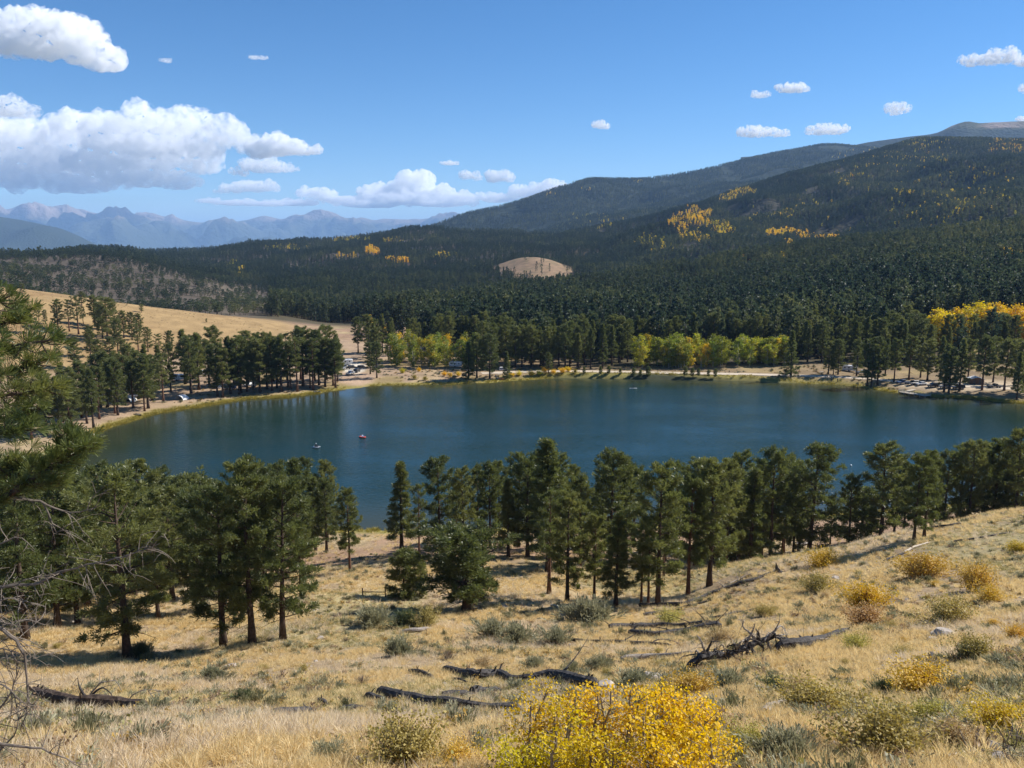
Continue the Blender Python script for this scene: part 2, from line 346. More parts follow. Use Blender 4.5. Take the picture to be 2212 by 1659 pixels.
# the land's own colours by place
def lin(c): return tuple(((x / 255) / 12.92 if x / 255 < 0.04045 else ((x / 255 + 0.055) / 1.055) ** 2.4) for x in c)
def ground_colour(X, Y, Z):
    r = np.hypot(X, Y); u, v = proj(np.stack([X, Y, Z], -1)); sd = lake_sd(X.ravel(), Y.ravel()).reshape(X.shape)
    C = np.zeros(X.shape + (3,)); 
    def put(c, w): C[:] = C * (1 - w[..., None]) + np.array(c) * w[..., None]
    C[:] = (0.38, 0.295, 0.175)                                            # dry grass slope
    n = fbm(X / 5, Y / 5, 4); n2 = fbm(X / 18 + 40, Y / 18, 3)
    put((0.245, 0.18, 0.125), sstep(0.08, 0.38, n) * 0.6)                  # bare soil between the tufts
    put((0.30, 0.27, 0.14), sstep(0.05, 0.35, n2) * 0.6)
    shore_dirt = sstep(0.0, 0.2, n2 + 0.32) * (r > 118) * (1 - sstep(600, 640, r))
    put((0.30, 0.205, 0.14), np.clip(shore_dirt, 0, 1) * sstep(118, 132, r))
    camp = sstep(215, 232, Y) * (1 - sstep(470, 520, Y)) * (Z < 9)
    put((0.34, 0.25, 0.175), camp * sstep(-0.5, 0.2, n2 + 0.25)); put((0.22, 0.165, 0.10), camp * sstep(-35, 10, X) * 0.85)
    put((0.30, 0.23, 0.12), camp * sstep(0.15, 0.35, n2))
    hill = sstep(3.5, 7.5, Z) * sstep(300, 330, Y) * (1 - sstep(560, 620, Y)) * (X < -40)
    put((0.33, 0.232, 0.118), hill)                                        # golden grass hill
    put((0.26, 0.17, 0.085), hill * sstep(0.0, 0.35, fbm(X / 30, Y / 30, 4)) * 0.7)
    fl = sstep(560, 640, r) ; put((0.085, 0.072, 0.045), fl); put((0.10, 0.086, 0.072), sstep(950, 1050, r) * (1 - sstep(0.12, 0.2, X / Y)))               # forest floor
    fl2 = sstep(383, 396, Y + 9 * n) * sstep(10, 45, X) * (1 - sstep(205, 240, X)) ; put((0.085, 0.072, 0.045), fl2 * (1 - 0 * fl))
    scrub = sstep(600, 660, r) * (1 - sstep(1300, 1400, r)) * (1 - sstep(-0.34, -0.29, X / Y))
    put((0.095, 0.080, 0.064), scrub); put((0.17, 0.14, 0.10), scrub * sstep(-0.41, -0.30, X / Y) * 0.8); put((0.115, 0.096, 0.08), scrub * sstep(0.0, 0.3, n2) * 0.7)
    put((0.28, 0.195, 0.125), 1 - sstep(0.7, 1.1, clearing(X, Y) + 0.8 * n2)); put((0.22, 0.165, 0.10), (1 - sstep(0.7, 1.1, clearing(X, Y))) * sstep(0.0, 0.3, n))
    fr = (1 - sstep(2.5, 6.0 , sd + 2.0 * n)) * (sd > -3)
    put((0.27, 0.235, 0.075), fr * (Y < 400))                              # yellow-green sedge rim
    beach = np.exp(-(((u - 772) / 42) ** 2 + ((v - 818) / 17) ** 2) * 1.0); put((0.40, 0.29, 0.21), sstep(0.3, 0.6, beach))
    lot = np.exp(-(((u - 765) / 30) ** 2 + ((v - 795) / 14) ** 2)); put((0.62, 0.57, 0.49), sstep(0.4, 0.6, lot) * (Y > 300) * (Y < 470))
    pk = np.exp(-(((u - 2070) / 150) ** 2 + ((v - 832) / 13) ** 2)) * (Y > 280) * (Y < 420); put((0.50, 0.41, 0.30), sstep(0.3, 0.6, pk))
    put((0.055, 0.06, 0.035), (sd < -2).astype(float)); 
    return np.concatenate([C, np.ones(X.shape + (1,))], -1)
def mat_ground():
    m = bpy.data.materials.new('ground_soil'); nt, N, L = nodes(m)
    at_ = N('ShaderNodeAttribute', attribute_name='Col'); g = N('ShaderNodeNewGeometry')
    n1 = N('ShaderNodeTexNoise', i_Scale=2.2, i_Detail=8.0, i_Roughness=0.68); L(g.outputs['Position'], n1.inputs['Vector'])
    n2 = N('ShaderNodeTexNoise', i_Scale=0.13, i_Detail=6.0); L(g.outputs['Position'], n2.inputs['Vector'])
    r1 = ramp(N, [(0.28, (0.45, 0.42, 0.40)), (0.5, (1, 1, 1)), (0.75, (1.35, 1.3, 1.2))]); L(n1.outputs[0], r1.inputs[0])
    r2 = ramp(N, [(0.3, (0.8, 0.78, 0.74)), (0.7, (1.18, 1.15, 1.08))]); L(n2.outputs[0], r2.inputs[0])
    a = N('ShaderNodeMix', data_type='RGBA', blend_type='MULTIPLY', i_0=1.0); L(at_.outputs['Color'], a.inputs[6]); L(r1.outputs[0], a.inputs[7])
    b = N('ShaderNodeMix', data_type='RGBA', blend_type='MULTIPLY', i_0=1.0); L(a.outputs[2], b.inputs[6]); L(r2.outputs[0], b.inputs[7])
    p = N('ShaderNodeBsdfPrincipled', i_Roughness=0.95); p.inputs['Specular IOR Level'].default_value = 0.1; L(b.outputs[2], p.inputs['Base Color'])
    bp = N('ShaderNodeBump', i_Strength=0.6, i_Distance=0.12); L(n1.outputs[0], bp.inputs['Height']); L(bp.outputs[0], p.inputs['Normal'])
    o = N('ShaderNodeOutputMaterial'); L(p.outputs[0], o.inputs[0]); return m
M['ground'] = mat_ground()
me = mesh_np('ground', np.stack([GX, GY, GZ], -1).reshape(-1, 3), grid_faces(NT, NR), [M['ground']], smooth=True,
             attrs={'Col': ('FLOAT_COLOR', ground_colour(GX, GY, GZ).reshape(-1, 4))})
kind(link('ground', me), 'structure', 'dry grass slope, campground shore and forest floor around the lake')

# water
def mat_water():
    m = bpy.data.materials.new('lake_water'); nt, N, L = nodes(m)
    g = N('ShaderNodeNewGeometry'); mp = N('ShaderNodeMapping'); mp.inputs['Scale'].default_value = (0.55, 1.15, 1.0); mp.inputs['Rotation'].default_value = (0, 0, R(24))
    L(g.outputs['Position'], mp.inputs['Vector'])
    n1 = N('ShaderNodeTexNoise', i_Scale=1.15, i_Detail=3.0, i_Roughness=0.55); L(mp.outputs[0], n1.inputs['Vector'])
    n2 = N('ShaderNodeTexNoise', i_Scale=0.05, i_Detail=3.0); L(mp.outputs[0], n2.inputs['Vector'])
    r2 = ramp(N, [(0.34, (0.45, 0.45, 0.45)), (0.66, (1, 1, 1))]); L(n2.outputs[0], r2.inputs[0])
    sh = N('ShaderNodeAttribute', attribute_name='shore')                 # how shallow: the bed shows through near the shore
    calm = N('ShaderNodeMath', operation='MULTIPLY_ADD', i_1=-0.8, i_2=1.0); L(sh.outputs['Fac'], calm.inputs[0])
    st = N('ShaderNodeMath', operation='MULTIPLY'); L(r2.outputs[0], st.inputs[0]); L(calm.outputs[0], st.inputs[1])
    bp = N('ShaderNodeBump', i_Distance=0.26); L(st.outputs[0], bp.inputs['Strength']); L(n1.outputs[0], bp.inputs['Height'])
    mx = N('ShaderNodeMix', data_type='RGBA'); mx.inputs[6].default_value = (0.008, 0.027, 0.022, 1); mx.inputs[7].default_value = (0.040, 0.045, 0.022, 1); L(sh.outputs['Fac'], mx.inputs[0])
    p = N('ShaderNodeBsdfPrincipled', i_Roughness=0.10, i_IOR=1.333); p.inputs['Specular IOR Level'].default_value = 0.38
    L(mx.outputs[2], p.inputs['Base Color']); L(bp.outputs[0], p.inputs['Normal'])
    o = N('ShaderNodeOutputMaterial'); L(p.outputs[0], o.inputs[0]); return m
M['water'] = mat_water()
wx = np.arange(LAKE[:, 0].min() - 4, LAKE[:, 0].max() + 4, 4.0); wy = np.arange(LAKE[:, 1].min() - 4, LAKE[:, 1].max() + 4, 4.0)
WX, WY = np.meshgrid(wx, wy, indexing='ij'); wsd = lake_sd(WX, WY)
F = grid_faces(*WX.shape); keep = (wsd.ravel()[F] < 5.0).any(1)
me = mesh_np('lake_water', np.stack([WX, WY, np.zeros_like(WX)], -1).reshape(-1, 3), F[keep], [M['water']], attrs={'shore': ('FLOAT', (1 - sstep(0, 34, -wsd)) ** 1.6)})
kind(link('lake_water', me), 'structure', 'deep blue lake with fine ripples')

# road
def resample(P, step):
    P = np.asarray(P, float); d = np.r_[0, np.cumsum(np.linalg.norm(np.diff(P, axis=0), axis=1))]; n = max(4, int(d[-1] / step)); t = np.linspace(0, d[-1], n)
    return np.stack([pchip(d, P[:, k], t) for k in range(P.shape[1])], 1)
rp = resample(ROAD, 2.0); tg = np.gradient(rp, axis=0); nn = np.stack([-tg[:, 1], tg[:, 0], 0 * tg[:, 0]], 1); nn /= np.linalg.norm(nn, axis=1)[:, None]
w = 2.9 + 0.5 * fbm(np.arange(len(rp)) / 5, np.zeros(len(rp)), 2)
lat = np.array([-1, -0.5, 0, 0.5, 1]); RV = rp[:, None, :] + nn[:, None, :] * (lat[None, :, None] * w[:, None, None]); RV[..., 2] = 1.96 + 0.03 * (1 - lat ** 2)[None, :]
M['gravel'] = mat_plain('pale_gravel', (0.50, 0.42, 0.32), 0.95, 0.1, var=0.12, scale=0.8)
kind(link('gravel_road', mesh_np('gravel_road', RV.reshape(-1, 3), grid_faces(len(rp), 5), [M['gravel']])), 'structure', 'pale gravel road along the far shore')

# mountains: ridges and flanks laid out line by line
def loft(lines, nu, nv, amp=0.0, nsc=400.0, us=None):
    """lines: front to back, each a list of (column, row, distance) or (column, ('z', height), distance)"""
    u0 = max(l[0][0] for l in lines); u1 = min(l[-1][0] for l in lines); uu = np.linspace(u0, u1, nu)
    rows = []
    for l in lines:
        P = np.array([(lambda p: (p.x, p.y, p.z))(at(a, b, c)) if not isinstance(b, tuple) else (lambda p: (p.x, p.y, b[1]))(at(a, 480, c)) for a, b, c in l])
        k = [a for a, b, c in l]
        rows.append(np.stack([pchip(k, P[:, i], uu) for i in range(3)], 1))
    rows = np.array(rows); t = np.linspace(0, len(lines) - 1, nv)
    G = np.zeros((nu, nv, 3))
    x = np.arange(len(lines), dtype=float)
    for i in range(nu):
        for k in range(3): G[i, :, k] = pchip(x, rows[:, i, k], t)
    if amp:
        w = np.sin(np.clip(t / (len(lines) - 2), 0, 1) * math.pi) ** 0.7
        nz = fbm(G[..., 0] / nsc, G[..., 1] / nsc, 5); rid = 0.5 - np.abs(fbm(G[..., 0] / (nsc * 1.7) + 5, G[..., 1] / (nsc * 1.7), 4)) * 2
        G[..., 2] += (nz * amp + rid * amp * 0.8) * w[None, :]
    return G
def mat_mountain(name, stops, scale, tree=True, spots=None):
    """mountain ground by noise patches"""
    m = bpy.data.materials.new(name); nt, N, L = nodes(m)
    g = N('ShaderNodeNewGeometry'); n = N('ShaderNodeTexNoise', i_Scale=scale, i_Detail=7.0, i_Roughness=0.62); L(g.outputs['Position'], n.inputs['Vector'])
    at_ = N('ShaderNodeAttribute', attribute_name='alt')
    a = N('ShaderNodeMath', operation='MULTIPLY_ADD', i_1=0.9, i_2=-0.45); L(n.outputs[0], a.inputs[0])
    s = N('ShaderNodeMath', operation='ADD', use_clamp=True); L(a.outputs[0], s.inputs[0]); L(at_.outputs['Fac'], s.inputs[1])
    r = ramp(N, stops); L(s.outputs[0], r.inputs[0])
    p = N('ShaderNodeBsdfPrincipled', i_Roughness=0.95); p.inputs['Specular IOR Level'].default_value = 0.05; L(r.outputs[0], p.inputs['Base Color'])
    n3 = N('ShaderNodeTexNoise', i_Scale=scale * 14, i_Detail=4.0); L(g.outputs['Position'], n3.inputs['Vector'])
    bp = N('ShaderNodeBump', i_Strength=0.7, i_Distance=0.06 / scale); L(n3.outputs[0], bp.inputs['Height']); L(bp.outputs[0], p.inputs['Normal'])
    o = N('ShaderNodeOutputMaterial'); L(p.outputs[0], o.inputs[0]); return m
GRN = (0.030, 0.040, 0.026); GRN2 = (0.045, 0.055, 0.035); TAN = (0.30, 0.215, 0.125); ROC = (0.30, 0.235, 0.19); PALE = (0.36, 0.31, 0.27)
M['mtn_near'] = mat_mountain('forested_mountain_soil', [(0.0, (0.05, 0.05, 0.035)), (0.6, (0.075, 0.066, 0.045)), (1.0, (0.16, 0.13, 0.08))], 0.006)
M['mtn_mid'] = mat_mountain('dark_forested_ridge', [(0.0, GRN), (0.55, GRN2), (0.72, (0.075, 0.08, 0.04)), (0.85, ROC), (1.0, ROC)], 0.0022)
M['mtn_far'] = mat_mountain('far_rocky_range', [(0.0, GRN2), (0.38, (0.07, 0.075, 0.05)), (0.52, (0.20, 0.16, 0.12)), (0.7, (0.28, 0.215, 0.165)), (1.0, (0.40, 0.33, 0.27))], 0.0006)
M['valley'] = mat_mountain('valley_floor', [(0.0, (0.10, 0.10, 0.055)), (0.45, (0.20, 0.165, 0.09)), (0.7, (0.16, 0.15, 0.08)), (1.0, (0.28, 0.23, 0.14))], 0.0004)
def mountain(name, lines, nu, nv, amp, nsc, mat, altf, label):
    G = loft(lines, nu, nv, amp, nsc); alt = altf(G)
    me = mesh_np(name, G.reshape(-1, 3), grid_faces(nu, nv), [mat], smooth=True, attrs={'alt': ('FLOAT', alt.ravel())})
    kind(link(name, me), 'structure', label); return G
B_R = [(1000,565,2250),(1100,537,2400),(1200,512,2500),(1300,492,2600),(1400,472,2700),(1500,446,2800),(1580,418,2900),(1700,386,3000),(1830,349,3100),(1920,321,3200),(2000,305,3300),(2100,303,3300),(2212,306,3300),(2800,285,3300)]
G_B = mountain('forested_mountain', [
 [(1000,('z',-20),1500),(1400,('z',5),1500),(1650,('z',20),1500),(1900,('z',10),1400),(2212,('z',20),1300),(2800,('z',40),1300)],
 [(1000,590,1750),(1200,578,1800),(1400,548,1800),(1650,522,1800),(1900,496,1750),(2212,470,1650),(2800,440,1600)],
 [(1000,580,1950),(1200,548,2100),(1400,514,2150),(1650,468,2200),(1900,432,2200),(2212,408,2150),(2800,380,2100)],
 [(1000,570,2150),(1200,525,2350),(1400,488,2500),(1650,424,2600),(1900,368,2700),(2212,348,2700),(2800,325,2700)],
 B_R,
 [(a, ('z', 0 if a < 1300 else 60), c + 1300) for a, b, c in B_R]], 190, 110, 78, 480, M['mtn_near'], lambda G: 0.25 + 0 * G[..., 2], 'dark forested mountain with scattered golden aspens')
C_R = [(560,558,4000),(700,541,4100),(800,521,4200),(870,505,4500),(940,488,4800),(1000,465,5000),(1100,443,5200),(1200,415,5400),(1290,393,5600),(1400,386,5800),(1500,371,6000),(1600,348,6200),(1700,327,6400),(1800,315,6500),(1850,319,6600),(2000,335,6600),(2800,330,6600)]
G_C = mountain('long_forested_ridge', [
 [(560,('z',-90),2900),(1000,('z',-20),3000),(1400,('z',20),3200),(2000,('z',60),3400),(2800,('z',100),3400)],
 [(560,562,3300),(700,548,3300),(870,528,3500),(1100,494,3800),(1290,462,4000),(1500,440,4200),(1700,418,4400),(2000,400,4600),(2800,390,4600)],
 [(560,560,3700),(700,545,3700),(870,514,4100),(1100,466,4600),(1290,424,4900),(1500,404,5200),(1700,368,5500),(2000,360,5700),(2800,360,5700)],
 C_R, [(a, ('z', -100), c + 1800) for a, b, c in C_R]], 200, 90, 120, 900, M['mtn_mid'], lambda G: 0.12 + 0.10 * sstep(500, 900, G[..., 2]), 'long dark forested ridge behind the valley')
D_R = [(1600,340,7600),(1800,322,7600),(1900,305,7600),(1960,296,7600),(2020,288,7600),(2062,270,7600),(2090,263.5,7600),(2118,268,7600),(2150,267,7600),(2212,264,7600),(2350,262,7600),(2800,280,7600)]
mountain('bald_peak', [[(a, b + 90, 6700) for a, b, c in D_R], [(a, b + 34, 7150) for a, b, c in D_R], D_R, [(a, b + 60, 9000) for a, b, c in D_R]], 120, 40, 30, 700, M['mtn_mid'],
         lambda G: 0.15 + 0.62 * sstep(930, 1020, G[..., 2]), 'bald reddish summit rising behind the forested mountain')
E_R = [(-400,455),(-150,450),(0,453),(30,450),(65,447),(95,451),(125,457),(140,455),(155,450),(178,452),(200,459),(225,462),(240,457),(260,456),(272,460),(285,467),(300,466),(315,462),(335,465),(355,470),(370,467),(385,471),(400,476),(435,481),(490,484),(530,477),(550,471),(570,466),(600,472),(650,479),(700,477),(730,480),(750,481),(762,475),(775,471),(790,474),(810,477),(830,474),(850,475),(880,478),(900,476),(970,473),(1100,480),(1300,490)]
E_R = [(a, b, 30000) for a, b in E_R]
mountain('far_mountain_range', [[(a, ('z', -420), 18500) for a, b, c in E_R], [(a, b + 62 + 10 * math.sin(a / 47), 23500) for a, b, c in E_R], [(a, b + 24 + 7 * math.sin(a / 31), 27500) for a, b, c in E_R], E_R, [(a, ('z', -300), 37000) for a, b, c in E_R]],
         520, 90, 900, 1700, M['mtn_far'], lambda G: -0.05 + 0.75 * sstep(0, 1150, G[..., 2]), 'hazy blue range of rocky peaks on the horizon')
F_R = [(-400,440,12500),(-200,452,12500),(-80,458,12500),(0,468,12500),(75,481,12500),(150,505,12500),(200,525,12500),(240,541,12400),(280,557,12200),(330,570,12000)]
mountain('dark_foothill', [[(a, ('z', -430), 8600) for a, b, c in F_R], [(a, max(b + 46, 545), 10500) for a, b, c in F_R], F_R, [(a, ('z', -430), 16500) for a, b, c in F_R]], 120, 50, 170, 1500, M['mtn_mid'],
         lambda G: 0.10 + 0 * G[..., 2], 'dark blue foothill in front of the far range')
a = np.linspace(R(-75), R(75), 120); rr_ = np.exp(np.linspace(math.log(3600), math.log(95000), 60)); A, Q = np.meshgrid(a, rr_, indexing='ij')
VZ = -150 - 270 * sstep(4000, 11000, Q) + fbm(Q * np.sin(A) / 3000, Q * np.cos(A) / 3000, 3) * 40
me = mesh_np('valley_floor', np.stack([Q * np.sin(A), Q * np.cos(A), VZ], -1).reshape(-1, 3), grid_faces(120, 60), [M['valley']], smooth=True, attrs={'alt': ('FLOAT', np.full(A.size, 0.3))})
kind(link('valley_floor', me), 'structure', 'broad pale valley floor far below the hills')
# the air: one even, pale haze
def haze():
    m = bpy.data.materials.new('haze_air'); nt, N, L = nodes(m)
    pv = N('ShaderNodeVolumePrincipled', i_Density=HAZE, i_Anisotropy=0.0); pv.inputs['Color'].default_value = (0.38, 0.62, 1.0, 1)
    o = N('ShaderNodeOutputMaterial'); L(pv.outputs[0], o.inputs['Volume'])
    b = MB(); b.box((0, 40000, 395), (180000, 200000, 1890)); o = b.build('haze', m); o.location = (0, 0, 0)
    kind(o, 'stuff', 'thin pale blue haze filling the valley air')
HAZE = 3.6e-5
haze()
# ------------------------------------------------------------------ clouds: billowing bodies of scattering droplets, above the haze
def cloud_mat(name, dens, rm, seed, t0=0.43):
    """droplets, thinner in torn patches"""
    m = bpy.data.materials.new(name); nt, N, L = nodes(m); g = N('ShaderNodeTexCoord')
    n1 = N('ShaderNodeTexNoise', i_Scale=1.3 / rm, i_Detail=5.0, i_Roughness=0.62); L(g.outputs['Object'], n1.inputs['Vector'])
    mr = N('ShaderNodeMapRange'); mr.inputs['From Min'].default_value = t0; mr.inputs['From Max'].default_value = t0 + 0.15; mr.inputs['To Max'].default_value = dens; L(n1.outputs[0], mr.inputs['Value'])
    pv = N('ShaderNodeVolumePrincipled', i_Anisotropy=0.0); pv.inputs['Color'].default_value = (1, 1, 1, 1); L(mr.outputs[0], pv.inputs['Density'])
    o = N('ShaderNodeOutputMaterial'); L(pv.outputs[0], o.inputs['Volume']); return m
CLD = 2.2
CLOUD_BASE = 1420.0
_ico = bmesh.new(); bmesh.ops.create_icosphere(_ico, subdivisions=2, radius=1.0)
ICO_V = np.array([v.co[:] for v in _ico.verts]); ICO_F = [[v.index for v in f.verts] for f in _ico.faces]; _ico.free()
CLOUDS = []
_p3 = np.random.default_rng(9).random((64, 64, 64))
def noise3(P):
    i = np.floor(P).astype(int); f = P - i; f = f * f * (3 - 2 * f); o = 0
    for dx in (0, 1):
        for dy in (0, 1):
            for dz in (0, 1):
                w = (f[:, 0] if dx else 1 - f[:, 0]) * (f[:, 1] if dy else 1 - f[:, 1]) * (f[:, 2] if dz else 1 - f[:, 2])
                o = o + w * _p3[(i[:, 0] + dx) & 63, (i[:, 1] + dy) & 63, (i[:, 2] + dz) & 63]
    return o * 2 - 1
def cloud(label, lumps, res=64, thin=1.0, seed=0):
    g = np.random.default_rng(500 + seed); vb = max(v + rv for u, v, ru, rv in lumps)
    el = math.atan((829.5 - vb) / 1805) - PITCH; Y = (CLOUD_BASE - EYE) / math.tan(el)
    b = MB(); k = Y / 1805 * 1.02; ext = 0
    pts = []
    for u, v, ru, rv in lumps:
        c = np.array(at(u, v, Y)); rx, rz = ru * k, rv * k; d = min(rx, rz * 1.8)
        off = g.normal(0, 0.35) * d
        n = max(3, int(3 + ru / max(rv, 1) * 2.2))
        for i in range(n):                        # each lump is a heap of smaller puffs with a flat foot
            q = g.uniform(-1, 1); a = g.uniform(-1, 1); s = g.uniform(0.5, 0.85) * rz
            zz = g.uniform(-0.35, 0.65) * math.sqrt(max(0, 1 - q * q)) * rz
            pts.append((c + np.array([q * max(0, rx - s * .8), off + a * d * 0.6, zz]), s * g.uniform(1.0, 1.5), s))
        pts.append((c + np.array([0, off, -0.1 * rz]), rx * 0.72, rz * 0.72))
    P = np.array([p for p, _, _ in pts]); o_ = P.mean(0); o_[2] = P[:, 2].min()
    for p, r1, r2 in pts: b.add((ICO_V * np.array([r1, r1, r2])) + p - o_, ICO_F)
    W = np.ptp(P[:, 0]) + 2 * max(r for _, r, _ in pts); Hh = np.ptp(P[:, 2]) + 2 * max(r for _, _, r in pts)
    big = max(W, Hh); vox = big / (res * 2.0); rmean = np.mean([r for _, _, r in pts])
    me = b.mesh('cloud', cloud_mat('cloud_droplets', thin * CLD / rmean, rmean, seed, 0.43 if res > 50 else 0.47)); o = link('cloud', me, loc=o_)
    r = o.modifiers.new('remesh', 'REMESH'); r.mode = 'VOXEL'; r.voxel_size = vox; r.use_smooth_shade = True
    CLOUDS.append((o, rmean, Hh))
    tag(o, label, 'cloud', 'fair weather clouds'); return o
CL = [
 ('big white cloud cut by the top corner above the dark foothill', [(-60,75,60,45),(10,62,50,30),(55,72,50,36),(110,78,60,42),(165,98,55,42),(205,125,45,28),(240,146,34,12),(95,108,70,26)], 72, 1.0),
 ('widest grey-bottomed cloud bank over the far range', [(-70,300,110,45),(50,298,100,42),(165,288,100,42),(285,282,110,38),(378,278,80,36),(450,292,70,34),(512,302,40,24),(330,318,190,28),(90,338,150,36),(250,352,150,34),(50,378,110,36),(170,392,110,28),(400,348,80,28),(-80,370,90,46),(300,382,110,22),(380,396,60,14)], 110, 0.8),
 ('torn cloud scrap above the left end of the wide cloud bank', [(0,232,58,22),(55,246,40,13)], 48, 0.6),
 ('pointed cloud at the right end of the wide cloud bank', [(565,322,40,22),(612,322,52,18),(665,325,32,9),(598,304,32,14)], 56, 0.8),
 ('small pointed cloud just below the bank\'s right end', [(560,358,36,18),(598,362,40,12),(632,366,14,5),(518,372,24,9)], 48, 0.7),
 ('flat cloud hanging over the far range left of centre', [(505,406,32,11),(555,402,38,16),(588,406,18,10),(475,414,14,5)], 48, 0.7),
 ('long bank of heaped clouds along the horizon', [(660,416,24,11),(698,420,36,13),(745,432,60,10),(820,414,50,18),(878,398,58,26),(930,416,50,17),(990,426,58,12),(1075,428,52,11),(1148,415,50,15),(1198,405,34,14),(1232,403,14,5),(640,438,70,8),(800,440,90,10),(950,440,80,8),(850,428,70,16),(900,428,60,16)], 120, 0.9),
 ('low thin cloud strip at the left end of the horizon bank', [(450,433,28,6),(510,438,50,7),(580,440,50,7)], 64, 0.5),
 ('tiny flat cloud above the heaped horizon clouds', [(970,352,22,5)], 28, 0.6),
 ('left one of two small puffs over the horizon bank', [(1012,378,24,9),(1030,384,14,7)], 32, 0.6),
 ('right one of two small puffs over the horizon bank', [(1080,380,26,14),(1060,388,14,7),(1098,386,14,8)], 36, 0.8),
 ('lone small cloud in the middle of the clear sky', [(1298,271,20,8)], 30, 0.8),
 ('faint small cloud left of the brighter puff high over the mountain', [(1640,205,24,7)], 30, 0.5),
 ('bright small flat-bottomed puff high over the mountain', [(1710,191,34,10),(1728,194,18,7)], 36, 0.9),
 ('dumbbell-shaped cloud over the long forested ridge', [(1612,286,22,12),(1645,286,30,10),(1682,287,20,10)], 40, 0.9),
 ('flat cloud beside the dumbbell-shaped one over the ridge', [(1770,283,26,10),(1800,281,36,10)], 40, 0.9),
 ('compact round cloud above the bald peak\'s left shoulder', [(1942,235,22,12)], 30, 0.9),
 ('long ragged cloud at the upper right edge', [(2098,133,28,12),(2135,128,36,13),(2175,124,36,13),(2225,130,36,14)], 48, 0.9),
 ('small cloud cut off by the right edge below the ragged one', [(2216,195,16,10)], 28, 0.8),
 ('tiny cloud touching the right edge over the bald peak', [(2212,257,16,5)], 28, 0.8),
 ('thin wisp in the upper sky left of centre', [(548,124,16,4),(568,126,12,4)], 30, 0.3),
 ('smallest wisp beside the big corner cloud', [(360,131,14,5)], 26, 0.3),
]
for i, (lab, lumps, res, thin) in enumerate(CL): cloud(lab, lumps, res, thin, i)

# cauliflower relief: rounded billows on billows
dg = bpy.context.evaluated_depsgraph_get()
for o, rm, Hh in CLOUDS:
    m0 = bpy.data.meshes.new_from_object(o.evaluated_get(dg)); n = len(m0.vertices); co = np.zeros(n * 3); no = np.zeros(n * 3)
    m0.vertices.foreach_get('co', co); m0.vertices.foreach_get('normal', no); co = co.reshape(-1, 3); no = no.reshape(-1, 3); d = np.zeros(n); amp = 0.62; L_ = 1.15 * rm
    for k in range(4):
        d += amp * (0.42 - np.abs(noise3(co / L_ + 13.7 * k))) ; L_ *= 0.47; amp *= 0.56
    zb = co[:, 2] - co[:, 2].min(); w = 0.30 + 0.70 * sstep(0.0, 0.35 * Hh, zb)
    co = co + no * (d * w * rm * 1.25)[:, None]
    m0.vertices.foreach_set('co', co.ravel()); m0.update(); o.modifiers.clear(); o.data = m0
# ------------------------------------------------------------------ plants: meshes
def unit(a): return a / (np.linalg.norm(a, axis=-1, keepdims=True) + 1e-9)
def sprays(P, D, L, W, K, g, spread=0.9, tip=True):
    """needle sprays: K slim triangles fanning out of every point P along D"""
    n = len(P); d = unit(np.repeat(D, K, 0) + g.normal(0, spread, (n * K, 3)))
    p = np.repeat(P, K, 0); l = np.repeat(np.asarray(L) * np.ones(n), K)[:, None] * g.uniform(0.65, 1.15, (n * K, 1)); s = unit(np.cross(d, g.normal(0, 1, (n * K, 3))))
    w = W * g.uniform(0.7, 1.3, (n * K, 1))
    V = np.stack([p, p + d * l + s * w, p + d * l * 1.04 - s * w], 1).reshape(-1, 3)
    return V, np.arange(n * K * 3).reshape(-1, 3)
def leaves(P, size, g, up=0.4):
    n = len(P); nrm = unit(g.normal(0, 1, (n, 3)) + np.array([0, 0, up])); a = unit(np.cross(nrm, g.normal(0, 1, (n, 3)))); b = np.cross(nrm, a)
    s = (np.asarray(size) * np.ones(n))[:, None] * g.uniform(0.7, 1.25, (n, 1))
    V = np.stack([P - a * s * 0.5, P + b * s * 0.42, P + a * s * 0.55, P - b * s * 0.42], 1).reshape(-1, 3)
    return V, np.arange(n * 4).reshape(-1, 4)
class Joiner:
    def __init__(s): s.V = []; s.F = []; s.M = []; s.n = 0
    def add(s, V, F, m=0):
        V = np.asarray(V, float); s.V.append(V)
        F3 = [f for f in F if len(f) == 3]; F4 = [f for f in F if len(f) == 4]; Fn = [f for f in F if len(f) > 4]
        for f in Fn:
            for i in range(1, len(f) - 1): F3.append((f[0], f[i], f[i + 1]))
        for G in (F3, F4):
            if len(G): s.F.append(np.asarray(G) + s.n); s.M.append(np.full(len(G), m))
        s.n += len(V)
    def mesh(s, name, mats, smooth=False): return mesh_np(name, np.concatenate(s.V), s.F, mats, np.concatenate(s.M), smooth)
